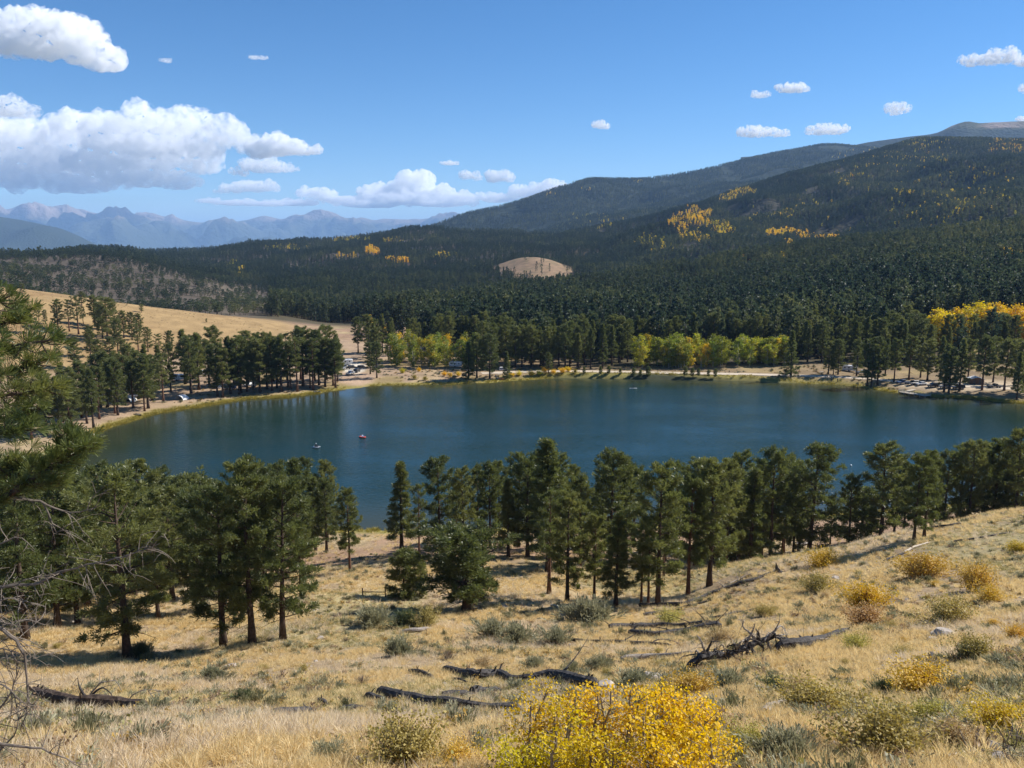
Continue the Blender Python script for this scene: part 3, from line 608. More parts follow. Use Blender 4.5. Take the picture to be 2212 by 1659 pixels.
def pine_parts(seed, H=15.0, Rm=2.6, c0=0.28, nb=60, ncl=6, nt=5, K=12, L=0.46, W=0.040, shape='round', lean=0.0, dead=9, trunk_r=None, gap=0.18):
    g = np.random.default_rng(seed); tr = trunk_r or 0.018 * H
    nz = 9; tz = np.linspace(0, 0.985, nz); bend = np.cumsum(g.normal(0, 0.05, (nz, 2)), 0) * tz[:, None] + np.outer(tz ** 1.5 * lean * H, [1, 0.3])
    T = np.stack([bend[:, 0], bend[:, 1], tz * H], 1)
    def trunk_at(z): return np.array([np.interp(z, T[:, 2], T[:, 0]), np.interp(z, T[:, 2], T[:, 1]), z])
    J = Joiner(); rad = tr * (1 - tz) ** 0.8 + 0.02; rad[0] *= 1.35
    J.add(*tube_np(T, rad, 8, True, 0.06))
    P, D = [], []
    for i in range(nb):
        t = (i + g.random()) / nb; z = H * (c0 + (0.985 - c0) * t); az = i * 2.39996 + g.normal(0, 0.5)
        if shape == 'round': pr = (0.72 + 0.28 * t / 0.28) if t < 0.28 else math.sqrt(max(0.012, 1 - ((t - 0.28) / 0.74) ** 2))
        elif shape == 'cone': pr = max(0.07, (1 - t) ** 0.85 * (0.8 + 0.2 * min(1, t / 0.15)))
        else: pr = math.sqrt(max(0.02, 1 - (2 * t - 0.95) ** 2 * 0.95))
        ln = Rm * pr * g.uniform(0.62, 1.12)
        if g.random() < gap: ln *= 0.5
        rise = -0.22 + 0.95 * t + g.normal(0, 0.14) if shape != 'cone' else -0.28 + 0.6 * t + g.normal(0, .1)
        o = trunk_at(z); dr = np.array([math.cos(az), math.sin(az), rise]); dr /= np.linalg.norm(dr[:2])
        s_ = np.linspace(0, 1, 4); path = o + np.outer(s_ * ln, dr) + np.outer((s_ ** 2) * ln * 0.16, [0, 0, 1.0])
        if ln > 0.5: J.add(*tube_np(path, np.linspace(0.016 * ln + 0.018, 0.012, 4), 4, False))
        m = max(2, int(round(ncl * (0.45 + 0.55 * ln / Rm))))
        for k in range(m):
            s = 1 - (k / m) * 0.72 * g.uniform(0.8, 1.1); s = min(1.0, max(0.2, s))
            side = np.array([-dr[1], dr[0], 0]) * g.normal(0, 0.20) * ln * (1.15 - 0.6 * s)
            c = o + dr * ln * s + np.array([0, 0, 0.16 * ln * s * s]) + side
            q = c + g.normal(0, 0.18, (nt, 3)) * np.array([1, 1, 0.6]); P.append(q)
            D.append(np.tile(unit(dr * 0.6 + side * 0.4 + np.array([0, 0, 0.55]))[None], (nt, 1)))
    q = trunk_at(H * 0.975) + g.normal(0, 0.13, (nt + 3, 3)) * np.array([1, 1, 1.6]); P.append(q); D.append(np.tile([[0, 0, 1.0]], (len(q), 1)))
    for i in range(dead):                                   # bare dead limbs under the crown
        z = H * g.uniform(0.10, c0 + 0.08); az = g.uniform(0, 6.28); ln = g.uniform(0.4, 0.95) * Rm * 0.7; o = trunk_at(z); dr = np.array([math.cos(az), math.sin(az), g.uniform(-0.45, 0.1)])
        J.add(*tube_np([o, o + dr * ln * .55, o + dr * ln + [0, 0, -.12 * ln]], [0.035, 0.022, 0.008], 4, False))
    P = np.concatenate(P); D = np.concatenate(D)
    V, F = sprays(P, D, L, W, K, g, 0.72)
    return J, V, F
def aspen_parts(seed, H=9.0, Rm=1.9, c0=0.30, n=900, size=0.30, stems=1, trunk_r=0.09):
    g = np.random.default_rng(seed); J = Joiner(); P = []
    for s in range(stems):
        off = g.normal(0, 0.28 * (stems > 1), 2); ln = g.normal(0, 0.05, 2); h = H * g.uniform(0.82, 1.0) if stems > 1 else H
        tz = np.linspace(0, 0.97, 7); T = np.stack([off[0] + ln[0] * tz * h + np.cumsum(g.normal(0, 0.04, 7)), off[1] + ln[1] * tz * h + np.cumsum(g.normal(0, 0.04, 7)), tz * h], 1)
        J.add(*tube_np(T, trunk_r * (1 - tz) ** 0.7 + 0.012, 6, False))
        nb = 16
        for i in range(nb):
            t = (i + g.random()) / nb; z = h * (c0 + (0.96 - c0) * t); az = g.uniform(0, 6.28); pr = math.sqrt(max(0.05, 1 - ((t - 0.42) / 0.62) ** 2)); lb = Rm * pr * g.uniform(0.6, 1.1)
            o = np.array([np.interp(z, T[:, 2], T[:, 0]), np.interp(z, T[:, 2], T[:, 1]), z]); dr = np.array([math.cos(az), math.sin(az), g.uniform(0.35, 0.9)])
            J.add(*tube_np([o, o + dr * lb * .5, o + dr * lb * .95], [0.03 * trunk_r / 0.09, 0.02 * trunk_r / 0.09, 0.006], 4, False))
            k = max(3, int(n / stems / nb * (0.4 + pr * 0.8)))
            for c in range(3):
                q = o + dr * lb * g.uniform(0.35, 1.0) + g.normal(0, 0.17 * Rm, (k // 3 + 1, 3)) * np.array([1, 1, 0.8]); P.append(q)
    P = np.concatenate(P); V, F = leaves(P, size, g); return J, V, F
def shrub_mesh(seed, mat, twig, R0=0.7, Hh=0.8, n=500, size=0.05, ns=34, style='leaf', slim=0.35):
    """low bush: many stems from one root, leaves or thin sprays along their outer half"""
    g = np.random.default_rng(seed); J = Joiner(); P = []; D = []
    for i in range(ns):
        az = g.uniform(0, 6.28); tilt = abs(g.normal(0, 0.55)); h = Hh * g.uniform(0.65, 1.1) / max(0.55, math.cos(min(tilt, 1.0)) ** 0.3)
        dr = np.array([math.cos(az) * math.sin(tilt) * R0 / Hh * 1.3, math.sin(az) * math.sin(tilt) * R0 / Hh * 1.3, math.cos(tilt)])
        o = np.array([math.cos(az), math.sin(az), 0]) * g.uniform(0, 0.22) * R0 + [0, 0, -0.05]
        J.add(*tube_np([o, o + dr * h * .5, o + dr * h * .95 + [0, 0, .05 * h]], [0.012, 0.009, 0.003], 3, False), 1)
        k = max(2, n // ns); s = g.uniform(slim, 1.02, k)
        P.append(o + np.outer(s * h, dr) + g.normal(0, 0.065 * (R0 + Hh), (k, 3))); D.append(np.tile(dr[None], (k, 1)))
    P = np.concatenate(P); D = np.concatenate(D); P[:, 2] = np.maximum(P[:, 2], 0.02)
    if style == 'leaf': V, F = leaves(P, size, g, 0.2)
    else: V, F = sprays(P, D + [0, 0, 0.5], size * 2.6, size * 0.16, 3, g, 0.45)
    J.add(V, F, 0); return J.mesh('shrub', [mat, twig])
def grass_mesh(seed, mat, n=26, h=0.35, R0=0.12, w=0.008, splay=0.35):
    g = np.random.default_rng(seed); az = g.uniform(0, 6.28, n); o = np.stack([np.cos(az), np.sin(az), 0 * az], 1) * (g.random(n) ** 0.5 * R0)[:, None]
    d = unit(np.stack([np.cos(az) * splay, np.sin(az) * splay, np.ones(n)], 1) + g.normal(0, 0.22, (n, 3))); l = (h * g.uniform(0.5, 1.15, n))[:, None]
    s = unit(np.cross(d, g.normal(0, 1, (n, 3)))) * w; out = np.stack([np.cos(az), np.sin(az), 0 * az], 1)
    m = o + d * l * 0.55; t = o + d * l + out * l * splay * 0.55 - np.array([0, 0, 1]) * l * splay * 0.25
    V = np.stack([o - s, o + s, m + s * 0.8, m - s * 0.8, t], 1).reshape(-1, 3); V[:, 2] -= 0.01
    b = np.arange(n)[:, None] * 5; F4 = b + np.array([[0, 1, 2, 3]]); F3 = b + np.array([[3, 2, 4]])
    return mesh_np('grass', V, [F4, F3], [mat])

# ------------------------------------------------------------------ scattering of what nobody could count
def protos(name, meshes):
    c = bpy.data.collections.new(name)
    for i, m in enumerate(meshes):
        o = bpy.data.objects.new('%s_%02d' % (name, i), m); c.objects.link(o)
    return c
def scatter(name, coll, nk, P, scl, g, tint=None, tilt=0.0, label='', idx=None):
    n = len(P); me = bpy.data.meshes.new(name); me.vertices.add(n); me.vertices.foreach_set('co', np.asarray(P, np.float32).ravel())
    rot = np.stack([g.normal(0, tilt, n), g.normal(0, tilt, n), g.uniform(0, 6.283, n)], 1)
    for nm, ty, arr, key in (('rot', 'FLOAT_VECTOR', rot, 'vector'), ('scl', 'FLOAT_VECTOR', np.asarray(scl) * np.ones((n, 3)), 'vector'), ('idx', 'INT', g.integers(0, nk, n) if idx is None else idx, 'value'), ('tint', 'FLOAT', tint if tint is not None else g.random(n), 'value')):
        a = me.attributes.new(nm, ty, 'POINT'); a.data.foreach_set(key, np.asarray(arr, np.int32 if ty == 'INT' else np.float32).ravel())
    o = link(name, me); ng = bpy.data.node_groups.new(name, 'GeometryNodeTree')
    ng.interface.new_socket('Geometry', in_out='INPUT', socket_type='NodeSocketGeometry'); ng.interface.new_socket('Geometry', in_out='OUTPUT', socket_type='NodeSocketGeometry')
    N = lambda t: ng.nodes.new(t); L = ng.links.new
    gi, go, ci, ip = N('NodeGroupInput'), N('NodeGroupOutput'), N('GeometryNodeCollectionInfo'), N('GeometryNodeInstanceOnPoints')
    ci.inputs['Collection'].default_value = coll; ci.inputs['Separate Children'].default_value = True; ci.inputs['Reset Children'].default_value = True
    def attr(nm, ty): a = N('GeometryNodeInputNamedAttribute'); a.data_type = ty; a.inputs['Name'].default_value = nm; return a.outputs['Attribute']
    ip.inputs['Pick Instance'].default_value = True
    L(gi.outputs[0], ip.inputs['Points']); L(ci.outputs[0], ip.inputs['Instance']); L(attr('idx', 'INT'), ip.inputs['Instance Index'])
    L(attr('rot', 'FLOAT_VECTOR'), ip.inputs['Rotation']); L(attr('scl', 'FLOAT_VECTOR'), ip.inputs['Scale'])
    st = N('GeometryNodeStoreNamedAttribute'); st.data_type = 'FLOAT'; st.domain = 'INSTANCE'; st.inputs['Name'].default_value = 'tint'
    L(ip.outputs[0], st.inputs['Geometry']); L(attr('tint', 'FLOAT'), st.inputs['Value']); L(st.outputs[0], go.inputs[0])
    md = o.modifiers.new('scatter', 'NODES'); md.node_group = ng
    kind(o, 'stuff', label); return o

# pine kinds: 0-3 rounded, 4-5 narrow, 6 wide and bushy, 7 young, 8 thin-topped, 9 spruce
PINE_SPEC = [dict(seed=11, H=15, Rm=3.2, c0=0.17), dict(seed=12, H=15, Rm=2.8, c0=0.20), dict(seed=13, H=15, Rm=3.5, c0=0.15, lean=0.02), dict(seed=14, H=15, Rm=2.8, c0=0.30),
    dict(seed=15, H=15, Rm=2.5, c0=0.18, shape='cone', nb=60), dict(seed=16, H=15, Rm=2.6, c0=0.26, shape='cone', nb=56), dict(seed=17, H=7.5, Rm=3.1, c0=0.20, nb=64, shape='bush', L=0.42, dead=16, trunk_r=0.28),
    dict(seed=18, H=5, Rm=1.35, c0=0.05, nb=48, ncl=4, nt=6, L=0.30, W=0.028, dead=0), dict(seed=19, H=15, Rm=2.4, c0=0.38, nb=34, ncl=4, dead=14, gap=0.3), dict(seed=20, H=15, Rm=2.9, c0=0.04, shape='cone', nb=80, ncl=5, nt=5, dead=0)]
PINES = []; EDGE = []
for k, s in enumerate(PINE_SPEC):
    J, V, F = pine_parts(**s)
    if k in (0, 1, 3, 4, 5):
        A_ = Joiner(); A_.add(np.concatenate(J.V), np.concatenate([f if f.shape[1] == 4 else np.c_[f, f[:, 2:]] for f in J.F]) if False else [list(f) for fs in J.F for f in fs], 1); A_.add(V, F, 0); EDGE.append(A_.mesh('edge_pine', [M['needles'], M['bark']]))
    PINES.append((s['H'], J.mesh('trunk', [M['bark_red'] if k in (3, 8) else M['bark']], True), mesh_np('crown', V, F, [M['needles']])))
def pine(k, base, H, label, group, rz=None, fat=1.0, name='pine_tree'):
    h0, tm, cm = PINES[k]; s = H / h0
    e = empty(name, base, random.uniform(0, 6.28) if rz is None else rz); e.location.z -= 0.12 * s; e.scale = (s * fat, s * fat, s)
    link('trunk', tm, e); link('crown', cm, e); tag(e, label, 'tree', group); return e
# ------------------------------------------------------------------ pines between the slope and the lake
def top_h(base, v):
    """height of a tree standing at base whose tip is seen in row v"""
    t = at(1106, v, base.y); return max(1.5, t.z - base.z)
# (column, row of the foot, row of the tip, kind, fatness, label) - foot in sight
NEAR = [
 (275,1421,1035,2,1.15,'broad pine with one bare dark trunk, foremost of the trees beside the grey dead branches'),
 (483,1396,1062,0,1.1,'full pine with a thick trunk, second of the front group from the dead branches'),
 (545,1390,1003,1,0.95,'tall pine with a crooked stubby trunk squeezed between two thicker pines'),
 (611,1381,1048,2,1.05,'pine with long low boughs reaching out over the pale grass, last of the front group'),
 (756,1237,1062,3,0.85,'slender pine with a reddish bare trunk alone by the sandy path'),
 (655,1196,996,0,0.95,'dark pine at the sandy path, behind the slender red-trunked one'),
 (708,1172,1000,1,0.9,'rounded pine close to the water at the edge of the open lake gap'),
 (868,1196,996,4,1.15,'tall layered pine at the lake gap, first of the long middle row'),
 (906,1214,1048,8,0.8,'thin pine with few boughs behind the layered pine at the lake gap'),
 (950,1190,994,0,1.0,'round-topped full pine, second tall one from the lake gap'),
 (1007,1319,1152,6,1.4,'low wide bushy pine with a short crooked trunk standing out in the dry grass'),
 (872,1292,1192,7,1.15,'small young pine bushy to the ground beside the low wide pine'),
 (907,1290,1205,7,0.8,'small dark young pine touching the low wide pine'),
 (1225,1300,1072,1,1.0,'straight pine with a thick dark trunk right of the low wide pine'),
 (1186,1282,1062,8,1.0,'thin crowned pine just behind the low wide pine'),
 (1283,1298,1118,3,0.9,'middle-height pine with a hanging crown between two thick trunks'),
 (1330,1311,1108,4,1.15,'narrow pine clothed almost to the ground, foremost of the middle row'),
 (1385,1308,1135,8,0.8,'half-bare thin pine beside the burnt fallen timber'),
 (1400,1309,1120,8,0.75,'sparse pine with dead lower limbs by the burnt timber'),
 (1421,1311,1008,1,1.05,'tall dominant pine with a long bare trunk at the end of the burnt timber'),
 (1486,1285,1035,3,0.9,'tall pine with a long clean trunk on the rising slope'),
 (1532,1266,1000,1,1.1,'leafy pine with fresh green side boughs, last before the open slope'),
 (1974,1168,988,0,0.95,'left one of the twin pines standing alone high on the open slope'),
 (1996,1161,978,1,0.9,'right one of the twin pines standing alone high on the open slope'),
]
GN_ = 'pines on the near shore'
for u, vb, vt, k, fat, lab in NEAR:
    b = ground_at(u, vb, 12, 400)
    if b is None: continue
    pine(k, b, top_h(b, vt), lab, GN_, fat=fat)
# trees whose foot is hidden: (column, distance, row of the tip, kind, fatness)
BEHIND = [
 (20,70,1010,0,1.1),(95,76,1048,2,1.0),(60,96,990,1,1.1),(165,88,1052,0,1.1),(135,118,985,3,1.1),(215,110,1010,0,1.05),(245,128,1018,4,1.2),(300,112,1000,1,1.1),(345,126,1018,0,1.1),(392,138,1036,7,1.5),(398,104,1058,2,0.9),
 (440,120,1040,1,1.0),(463,108,1050,0,0.9),(520,118,998,8,1.0),(556,124,1012,0,0.95),(600,132,1004,1,0.95),(636,140,990,4,1.2),(676,146,1035,1,0.9),(580,150,1020,0,0.9),(505,150,1040,0,0.9),(330,150,1030,0,0.9),
 (985,140,1045,1,0.9),(1000,128,1016,0,0.9),(1032,146,1012,3,0.9),(1058,136,1006,0,0.95),(1078,150,1000,1,0.9),(1098,126,1035,4,1.1),(1120,140,985,0,0.9),(1140,126,992,1,1.0),(1165,134,984,0,0.9),(1187,112,948,4,1.25),(1210,128,990,0,0.95),
 (1240,140,1010,1,0.9),(1256,118,1035,3,0.9),(1285,130,1062,0,0.9),(1310,142,1000,1,0.9),(1322,122,982,0,1.0),(1352,130,992,4,1.2),(1372,144,1012,0,0.9),(1442,132,1052,1,0.9),(1464,140,1000,8,0.9),(1508,128,1002,3,0.9),
 (1548,136,1018,0,0.9),(1576,126,1000,1,0.95),(1603,138,984,0,0.9),(1628,128,1012,4,1.1),(1652,142,1000,1,0.9),(1672,132,978,0,0.9),(1700,146,990,3,0.9),(1722,138,1035,1,0.9),(1757,136,962,2,1.1),(1735,150,1000,0,0.9),(1802,152,1075,1,0.8),
 (1842,140,1032,0,0.85),(1868,150,1060,7,1.5),(1912,138,964,0,1.15),(1940,148,990,1,0.9),(1960,142,1004,3,0.9),(2020,150,985,1,0.9),(2046,144,982,0,0.9),(2078,150,968,1,0.9),(2100,142,958,0,0.95),(2128,152,964,3,0.9),(2152,144,956,1,1.0),
 (2176,150,962,4,1.1),(2200,140,932,0,1.1),(2230,146,950,1,1.0),(1590,148,1045,7,1.7),(1235,150,1060,0,0.8),(1440,112,1105,8,0.8),(1150,148,1040,1,0.8),
 (420,84,1075,2,1.1),(355,92,1062,0,1.15),(560,96,1060,1,1.1),(470,86,1090,0,1.0),(205,84,1085,0,1.15),(320,80,1110,1,1.0),(640,104,1085,1,1.0),(15,90,1040,2,1.1),(590,112,1040,0,1.1),(385,112,1050,0,1.1),(150,104,1030,0,1.1),(700,140,1040,1,1.0),(270,96,1050,1,1.2),
 (30,130,1000,0,1.0),(75,140,1000,1,1.0),(5,110,1005,3,1.0),(180,146,1040,1,0.9),(110,100,1060,0,1.0),(45,84,1080,2,0.9),(140,78,1090,1,0.9)]
g_fat = np.random.default_rng(8)
NAMED = {(1187,948): 'tallest pointed pine, its tip highest above the dense middle row', (1757,962): 'broad pine standing clear against the lake, right of the dense row', (1842,1032): 'short pine alone in a gap against the lake', (1912,964): 'broad pine directly left of the twin pines',
 (2200,932): 'tall pine at the right edge with the highest tip there', (2100,958): 'pine with a clear round top second from the right edge group', (636,990): 'pointed pine whose tip stands highest beside the lake gap', (392,1036): 'little pine tip showing low against the water left of centre', (345,1018): 'rounded pine top against the water, left of the little tip', (1322,982): 'pine whose round top stands first right of the water notch', (1464,1000): 'thin pine with a sparse grey top in the middle row', (1672,978): 'pine with the highest top of the cluster below the slope\'s foot', (20,1010): 'big pine behind the dead twigs at the left edge'}
for i, (u, Y, vt, k, fat) in enumerate(BEHIND):
    b = ground_x(u, Y)
    if lake_sd(np.array([b.x]), np.array([b.y]))[0] < 1.0: b = ground_x(u, Y - 16)
    side = 'left of the gap' if u < 760 else ('in the dense middle row' if u < 1560 else 'below the crest of the open slope')
    pine(k, b, top_h(b, vt), NAMED.get((u, vt), 'dark pine crowded among others on the near shore ' + side), GN_ + ' ' + side, fat=fat * g_fat.uniform(0.9, 1.15))
# ------------------------------------------------------------------ far shore: camp pines, lakeside pines, groves
g4 = np.random.default_rng(44)
def far_base(u, v): return ground_at(u, v, 230, 900)
FARTREES = []      # positions, so that the wood behind keeps its distance
def far_pine(u, v, H, k, lab, grp, fat=1.0, name='pine_tree'):
    b = far_base(u, v)
    if b is None: return
    FARTREES.append((b.x, b.y)); return pine(k, b, H, lab, grp, fat=fat, name=name)
# camp on the left shore
row = [(70,948),(100,938),(128,930),(150,940),(158,925),(190,915),(205,925),(212,905),(247,893),(255,897),(285,880),(310,888),(318,882),(232,880),(268,870),(178,902),(140,912),(98,918),(215,880),(300,862),(330,865),(372,846),(412,850),(352,868),(432,842),
 (470,856),(482,858),(495,850),(520,848),(515,852),(535,846),(548,842),(560,848),(575,840),(588,844),(600,838),(606,846),(622,836),(630,841),(640,846),(655,834),(668,838),(676,842),(690,832),(705,836),(718,833),(728,838),(540,832),(505,834),(450,832),(400,830),(560,826),(590,824),(620,822),(650,820),(680,822),(705,820),(730,824),(462,822),(430,820),(345,840),(315,846),(285,850),(250,858)]
for i, (u, v) in enumerate(row):
    H = g4.uniform(17.5, 23) if u > 330 else g4.uniform(16, 20)
    far_pine(u + g4.uniform(-3, 3), v, H, int(g4.choice([0, 1, 3, 3, 5, 8])), 'tall bare-trunked camp pine ' + min([(abs(u - lu), lt) for lu, lt in [(90, 'at the far left end of the camp'), (200, 'left of the white tents'), (283, 'around the left white tent'), (395, 'around the white arched tent'), (497, 'around the blue car'), (570, 'in the middle of the camp row'), (640, 'in the right half of the camp row'), (715, 'at the beach end of the camp row')]])[1], 'camp pines on the left shore', fat=g4.uniform(0.95, 1.25))
# pines strewn over the golden hill
HILLT = [(306,675,657,1.5,'lone round pine out on the bare golden hill'),(446,697,688,1.4,'tiny lone pine beside a fence scrap on the golden hill'),(645,722,714,1.5,'small pine near the lower end of the golden hill'),(177,660,630,1.6,'dark pine at the crest of the golden hill')]
for u, v, vt, fat, lab in HILLT:
    b = far_base(u, v); FARTREES.append((b.x, b.y)); pine(0, b, top_h(b, vt), lab, 'pines on the golden hill', fat=fat)
for u, v, vt in [(126,712,648),(150,716,648),(170,722,640),(205,704,640),(212,712,655),(233,738,645),(246,714,660),(268,730,672),(286,735,676),(302,728,678),(195,755,705),(222,730,660),(126,800,742),(163,795,730),(270,785,735),(196,772,712),(50,650,612),(22,650,616),(98,700,670),(118,742,700),(84,690,655),(62,720,668),(300,770,700),(320,760,708),(240,790,730),(215,800,735),(180,700,662),(255,760,690),(345,775,722),(368,770,716)]:
    b = far_base(u, v)
    if b is None: continue
    FARTREES.append((b.x, b.y)); pine(int(g4.choice([0, 1, 3, 8])), b, top_h(b, vt), 'pine in the loose grove climbing the golden hill above the camp', 'grove on the golden hill', fat=g4.uniform(1.0, 1.35))
# lakeside pines on the far shore
for u, v, H, k, lab in [(1708,812,20,9,'dark spruce at the far shore road, bushy down to the water'),(1012,818,16,9,'dark spruce in front of the yellow shrubs on the sandy far bank'),(1095,818,12,9,'small spruce among yellow willows on the far bank'),(1185,806,9,0,'low round pine at the end of the shore road'),
   (1058,818,19,0,'big dark pine leaning over the shore by the red kayak'),(1030,816,19,1,'tall dark pine at the picnic ground on the far bank'),(814,816,15,0,'dark pine at the edge of the sandy beach'),(800,808,14,1,'pine beside the beach car park')]:
    far_pine(u, v, H, k, lab, 'lone conifers on the far shore', fat=1.1, name='spruce_tree' if k == 9 else 'pine_tree')
for u, v, vt in [(1789,808,738),(1800,809,750),(1810,809,735),(1873,833,735),(1882,836,745),(1895,832,730),(1931,825,735),(1963,820,728),(2003,822,735),(2039,846,742),(2049,849,752),(2072,846,730),(2121,842,728),(2169,843,735),(2196,863,760),(2209,848,740),(2228,850,730),(1850,812,735),(1912,812,730),(1988,816,728),(2030,820,725),(2090,824,735),(2145,826,730),(2190,832,735)]:
    b = far_base(u, v)
    FARTREES.append((b.x, b.y)); pine(int(g4.choice([0, 1, 3, 4])), b, top_h(b, vt), 'tall pine with a bare trunk by the parked cars on the right shore', 'pines around the parking strip', fat=g4.uniform(0.9, 1.15))
# dense front rank of the wood behind the shore road
n_ = 0
EDGEP = []
for i in range(420):
    u = g4.uniform(745, 2230); Y = g4.uniform(384 if 1030 < u < 1370 else 394, 452)
    if 1350 < u < 1700 and Y < 425: continue
    if 735 < u < 805 and Y < 440: continue
    if u > 1975 and Y > 416: continue
    if 830 < u < 1040 and Y < 428: continue
    b = ground_x(u, Y)
    if seg_dist(np.array([b.x]), np.array([b.y]), ROAD)[0] < 7: continue
    if any((b.x - x) ** 2 + (b.y - y) ** 2 < 12 for x, y in FARTREES): continue
    FARTREES.append((b.x, b.y))
    if i % 4 or n_ >= 38: EDGEP.append(b[:]); continue
    n_ += 1
    pine(int(g4.choice([0, 1, 3, 4, 5])), b, g4.uniform(16, 21), 'dark pine in the front rank of the wood behind the far shore', 'front rank of the far wood', fat=g4.uniform(0.85, 1.1))
for i in range(150):                     # the same wood beyond both sides of the view
    u, Y = [(g4.uniform(-620, -30), g4.uniform(72, 150)), (g4.uniform(2250, 2850), g4.uniform(138, 162)), (g4.uniform(2235, 2900), g4.uniform(330, 450)), (g4.uniform(-620, -20), g4.uniform(255, 330))][i % 4]
    b = ground_x(u, Y)
    if lake_sd(np.array([b.x]), np.array([b.y]))[0] > 4: EDGEP.append(b[:])
EDGEP = np.array(EDGEP); sz = g4.uniform(1.05, 1.42, len(EDGEP)) * np.where(EDGEP[:, 1] < 200, 0.8, 1.0); fz = g4.uniform(.85, 1.1, len(EDGEP))
scatter('forest_edge', protos('edge_pine_kinds', EDGE), 5, EDGEP, np.stack([sz * fz, sz * fz, sz], 1), g4, label='packed dark pines at the edge of the wood behind the far shore')
# small roadside conifers on the embankment
for u, v in [(1297,806),(1315,806),(1368,811),(1383,812),(1400,811),(1480,810),(1495,812),(1508,811),(1530,812),(1545,813),(1262,806),(1340,808)]:
    far_pine(u, v + 1, g4.uniform(2.6, 4.2), 7, 'small young conifer on the bank below the shore road', 'young conifers on the road bank', fat=1.0)
# aspens
ASPENS = []
for k in range(5):
    J, V, F = aspen_parts(60 + k, H=9, Rm=2.2 + 0.15 * k, n=1300, size=0.36, c0=0.03)
    ASPENS.append((J.mesh('trunk', [M['aspen_bark']], True), mesh_np('crown', V, F, [M['aspen']]), mesh_np('crown', V, F, [M['aspen_gold']])))
def aspen(b, H, gold, lab, grp, tintc=(1, 1, 1), fat=1.0):
    k = int(g4.integers(0, 5)); s = H / 9.0; e = empty('aspen_tree', b, g4.uniform(0, 6.28)); e.scale = (s * fat, s * fat, s); e.location.z -= 0.1
    link('trunk', ASPENS[k][0], e); c = link('crown', ASPENS[k][2 if gold else 1], e); c.color = (*tintc, 1); tag(e, lab, 'tree', grp); FARTREES.append((b.x, b.y))
for i in range(96):
    u = g4.uniform(1372, 1690); Y = g4.uniform(386, 404); b = ground_x(u, Y)
    if seg_dist(np.array([b.x]), np.array([b.y]), ROAD)[0] < 5: b.y += 6; b.z = H1(b.x, b.y)
    aspen(b, g4.uniform(9.5, 14.5) * (1.0 if u < 1600 else 0.88), g4.random() < 0.02, 'yellow-green aspen in the %s of the grove lining the shore road, %s row' % (['left end', 'left half', 'right half', 'right end'][min(3, int((u - 1372) / 80))], 'front' if Y < 392 else ('middle' if Y < 398 else 'back')), 'aspen grove on the shore road', tuple(np.array([g4.uniform(1.05, 1.3), 1.08, 0.9]) * g4.uniform(0.75, 1.2)), 1.05)
for i in range(46):
    u = g4.uniform(850, 1032); Y = g4.uniform(386, 420); b = ground_x(u, Y)
    aspen(b, g4.uniform(9, 15), g4.random() < 0.12, 'pale-stemmed aspen turning gold in the campground grove across the lake', 'aspen grove in the campground', tuple(np.array([1, 1, 1]) * g4.uniform(0.75, 1.15)), 0.95)
for i in range(52):
    u = g4.uniform(1985, 2215); t = (u - 1985) / 230; Y = g4.uniform(424, 448) + 6 * t; b = ground_x(u, Y)
    aspen(b, g4.uniform(13.0, 19.5), True, ['golden aspen at the left end of the stand above the parked cars', 'golden aspen in the middle of the stand above the brown hut', 'golden aspen at the right end of the stand, near the picture edge'][min(2, int(t * 3))], 'golden aspens above the parking strip', tuple(np.array([1, g4.uniform(0.92, 1.15), 1]) * g4.uniform(0.7, 1.1)), 1.2)
for u, v, H in [(1855,690,11),(1866,688,12),(1875,684,11),(1883,668,9),(1925,640,9),(1928,655,10),(806,672,9),(800,690,7),(838,712,8),(830,716,7),(1198,722,10),(1210,724,9),(1222,722,8),(1278,706,8),(1220,702,6),(1620,716,8),(1645,712,7),(1665,714,8),(1730,722,9),(1745,724,8),(1752,720,9),(1815,718,8),(1797,722,8),(1352,716,8)]:
    b = ground_at(u, v + 12, 380, 2600)
    if b is not None: aspen(b, H * b.y / 560, True, 'single golden aspen glowing inside the dark wood', 'lone golden aspens in the wood', (1, 1, 1), 1.15)
# yellow willows on the far bank
WILLOW = [shrub_mesh(300 + k, M['aspen_gold'], M['twig'], 1.5, 1.9, 700, 0.22, 40) for k in range(3)]
for u, v, s, c in [(1105,815,1.2,(1,.95,1)),(1122,812,1.2,(.8,1,.8)),(1148,812,1.3,(1,.95,1)),(1165,810,1.2,(.75,1,.8)),(1176,806,1.3,(1,.9,1)),(1195,808,1.1,(1,.95,1)),(1215,806,1.3,(1,.9,1)),(1228,803,1.2,(1,1,1)),(960,812,1.1,(1,.9,1)),(973,815,1.0,(1,.9,1)),(990,813,1.1,(.95,1,1)),(870,806,1.2,(.7,.85,.7)),(905,803,1.0,(1,.9,1)),(1243,806,0.9,(.4,.45,.4)),(895,820,1.0,(.35,.42,.4)),(918,822,0.9,(.4,.45,.5))]:
    b = far_base(u, v)
    if b is not None:
        o = link('willow_shrub', random.choice(WILLOW), loc=b, rot=(0, 0, random.uniform(0, 6)), scale=s); o.color = (*c, 1); tag(o, 'yellow willow bush on the sandy far bank among spruces', 'shrub', 'willow bushes on the far bank')

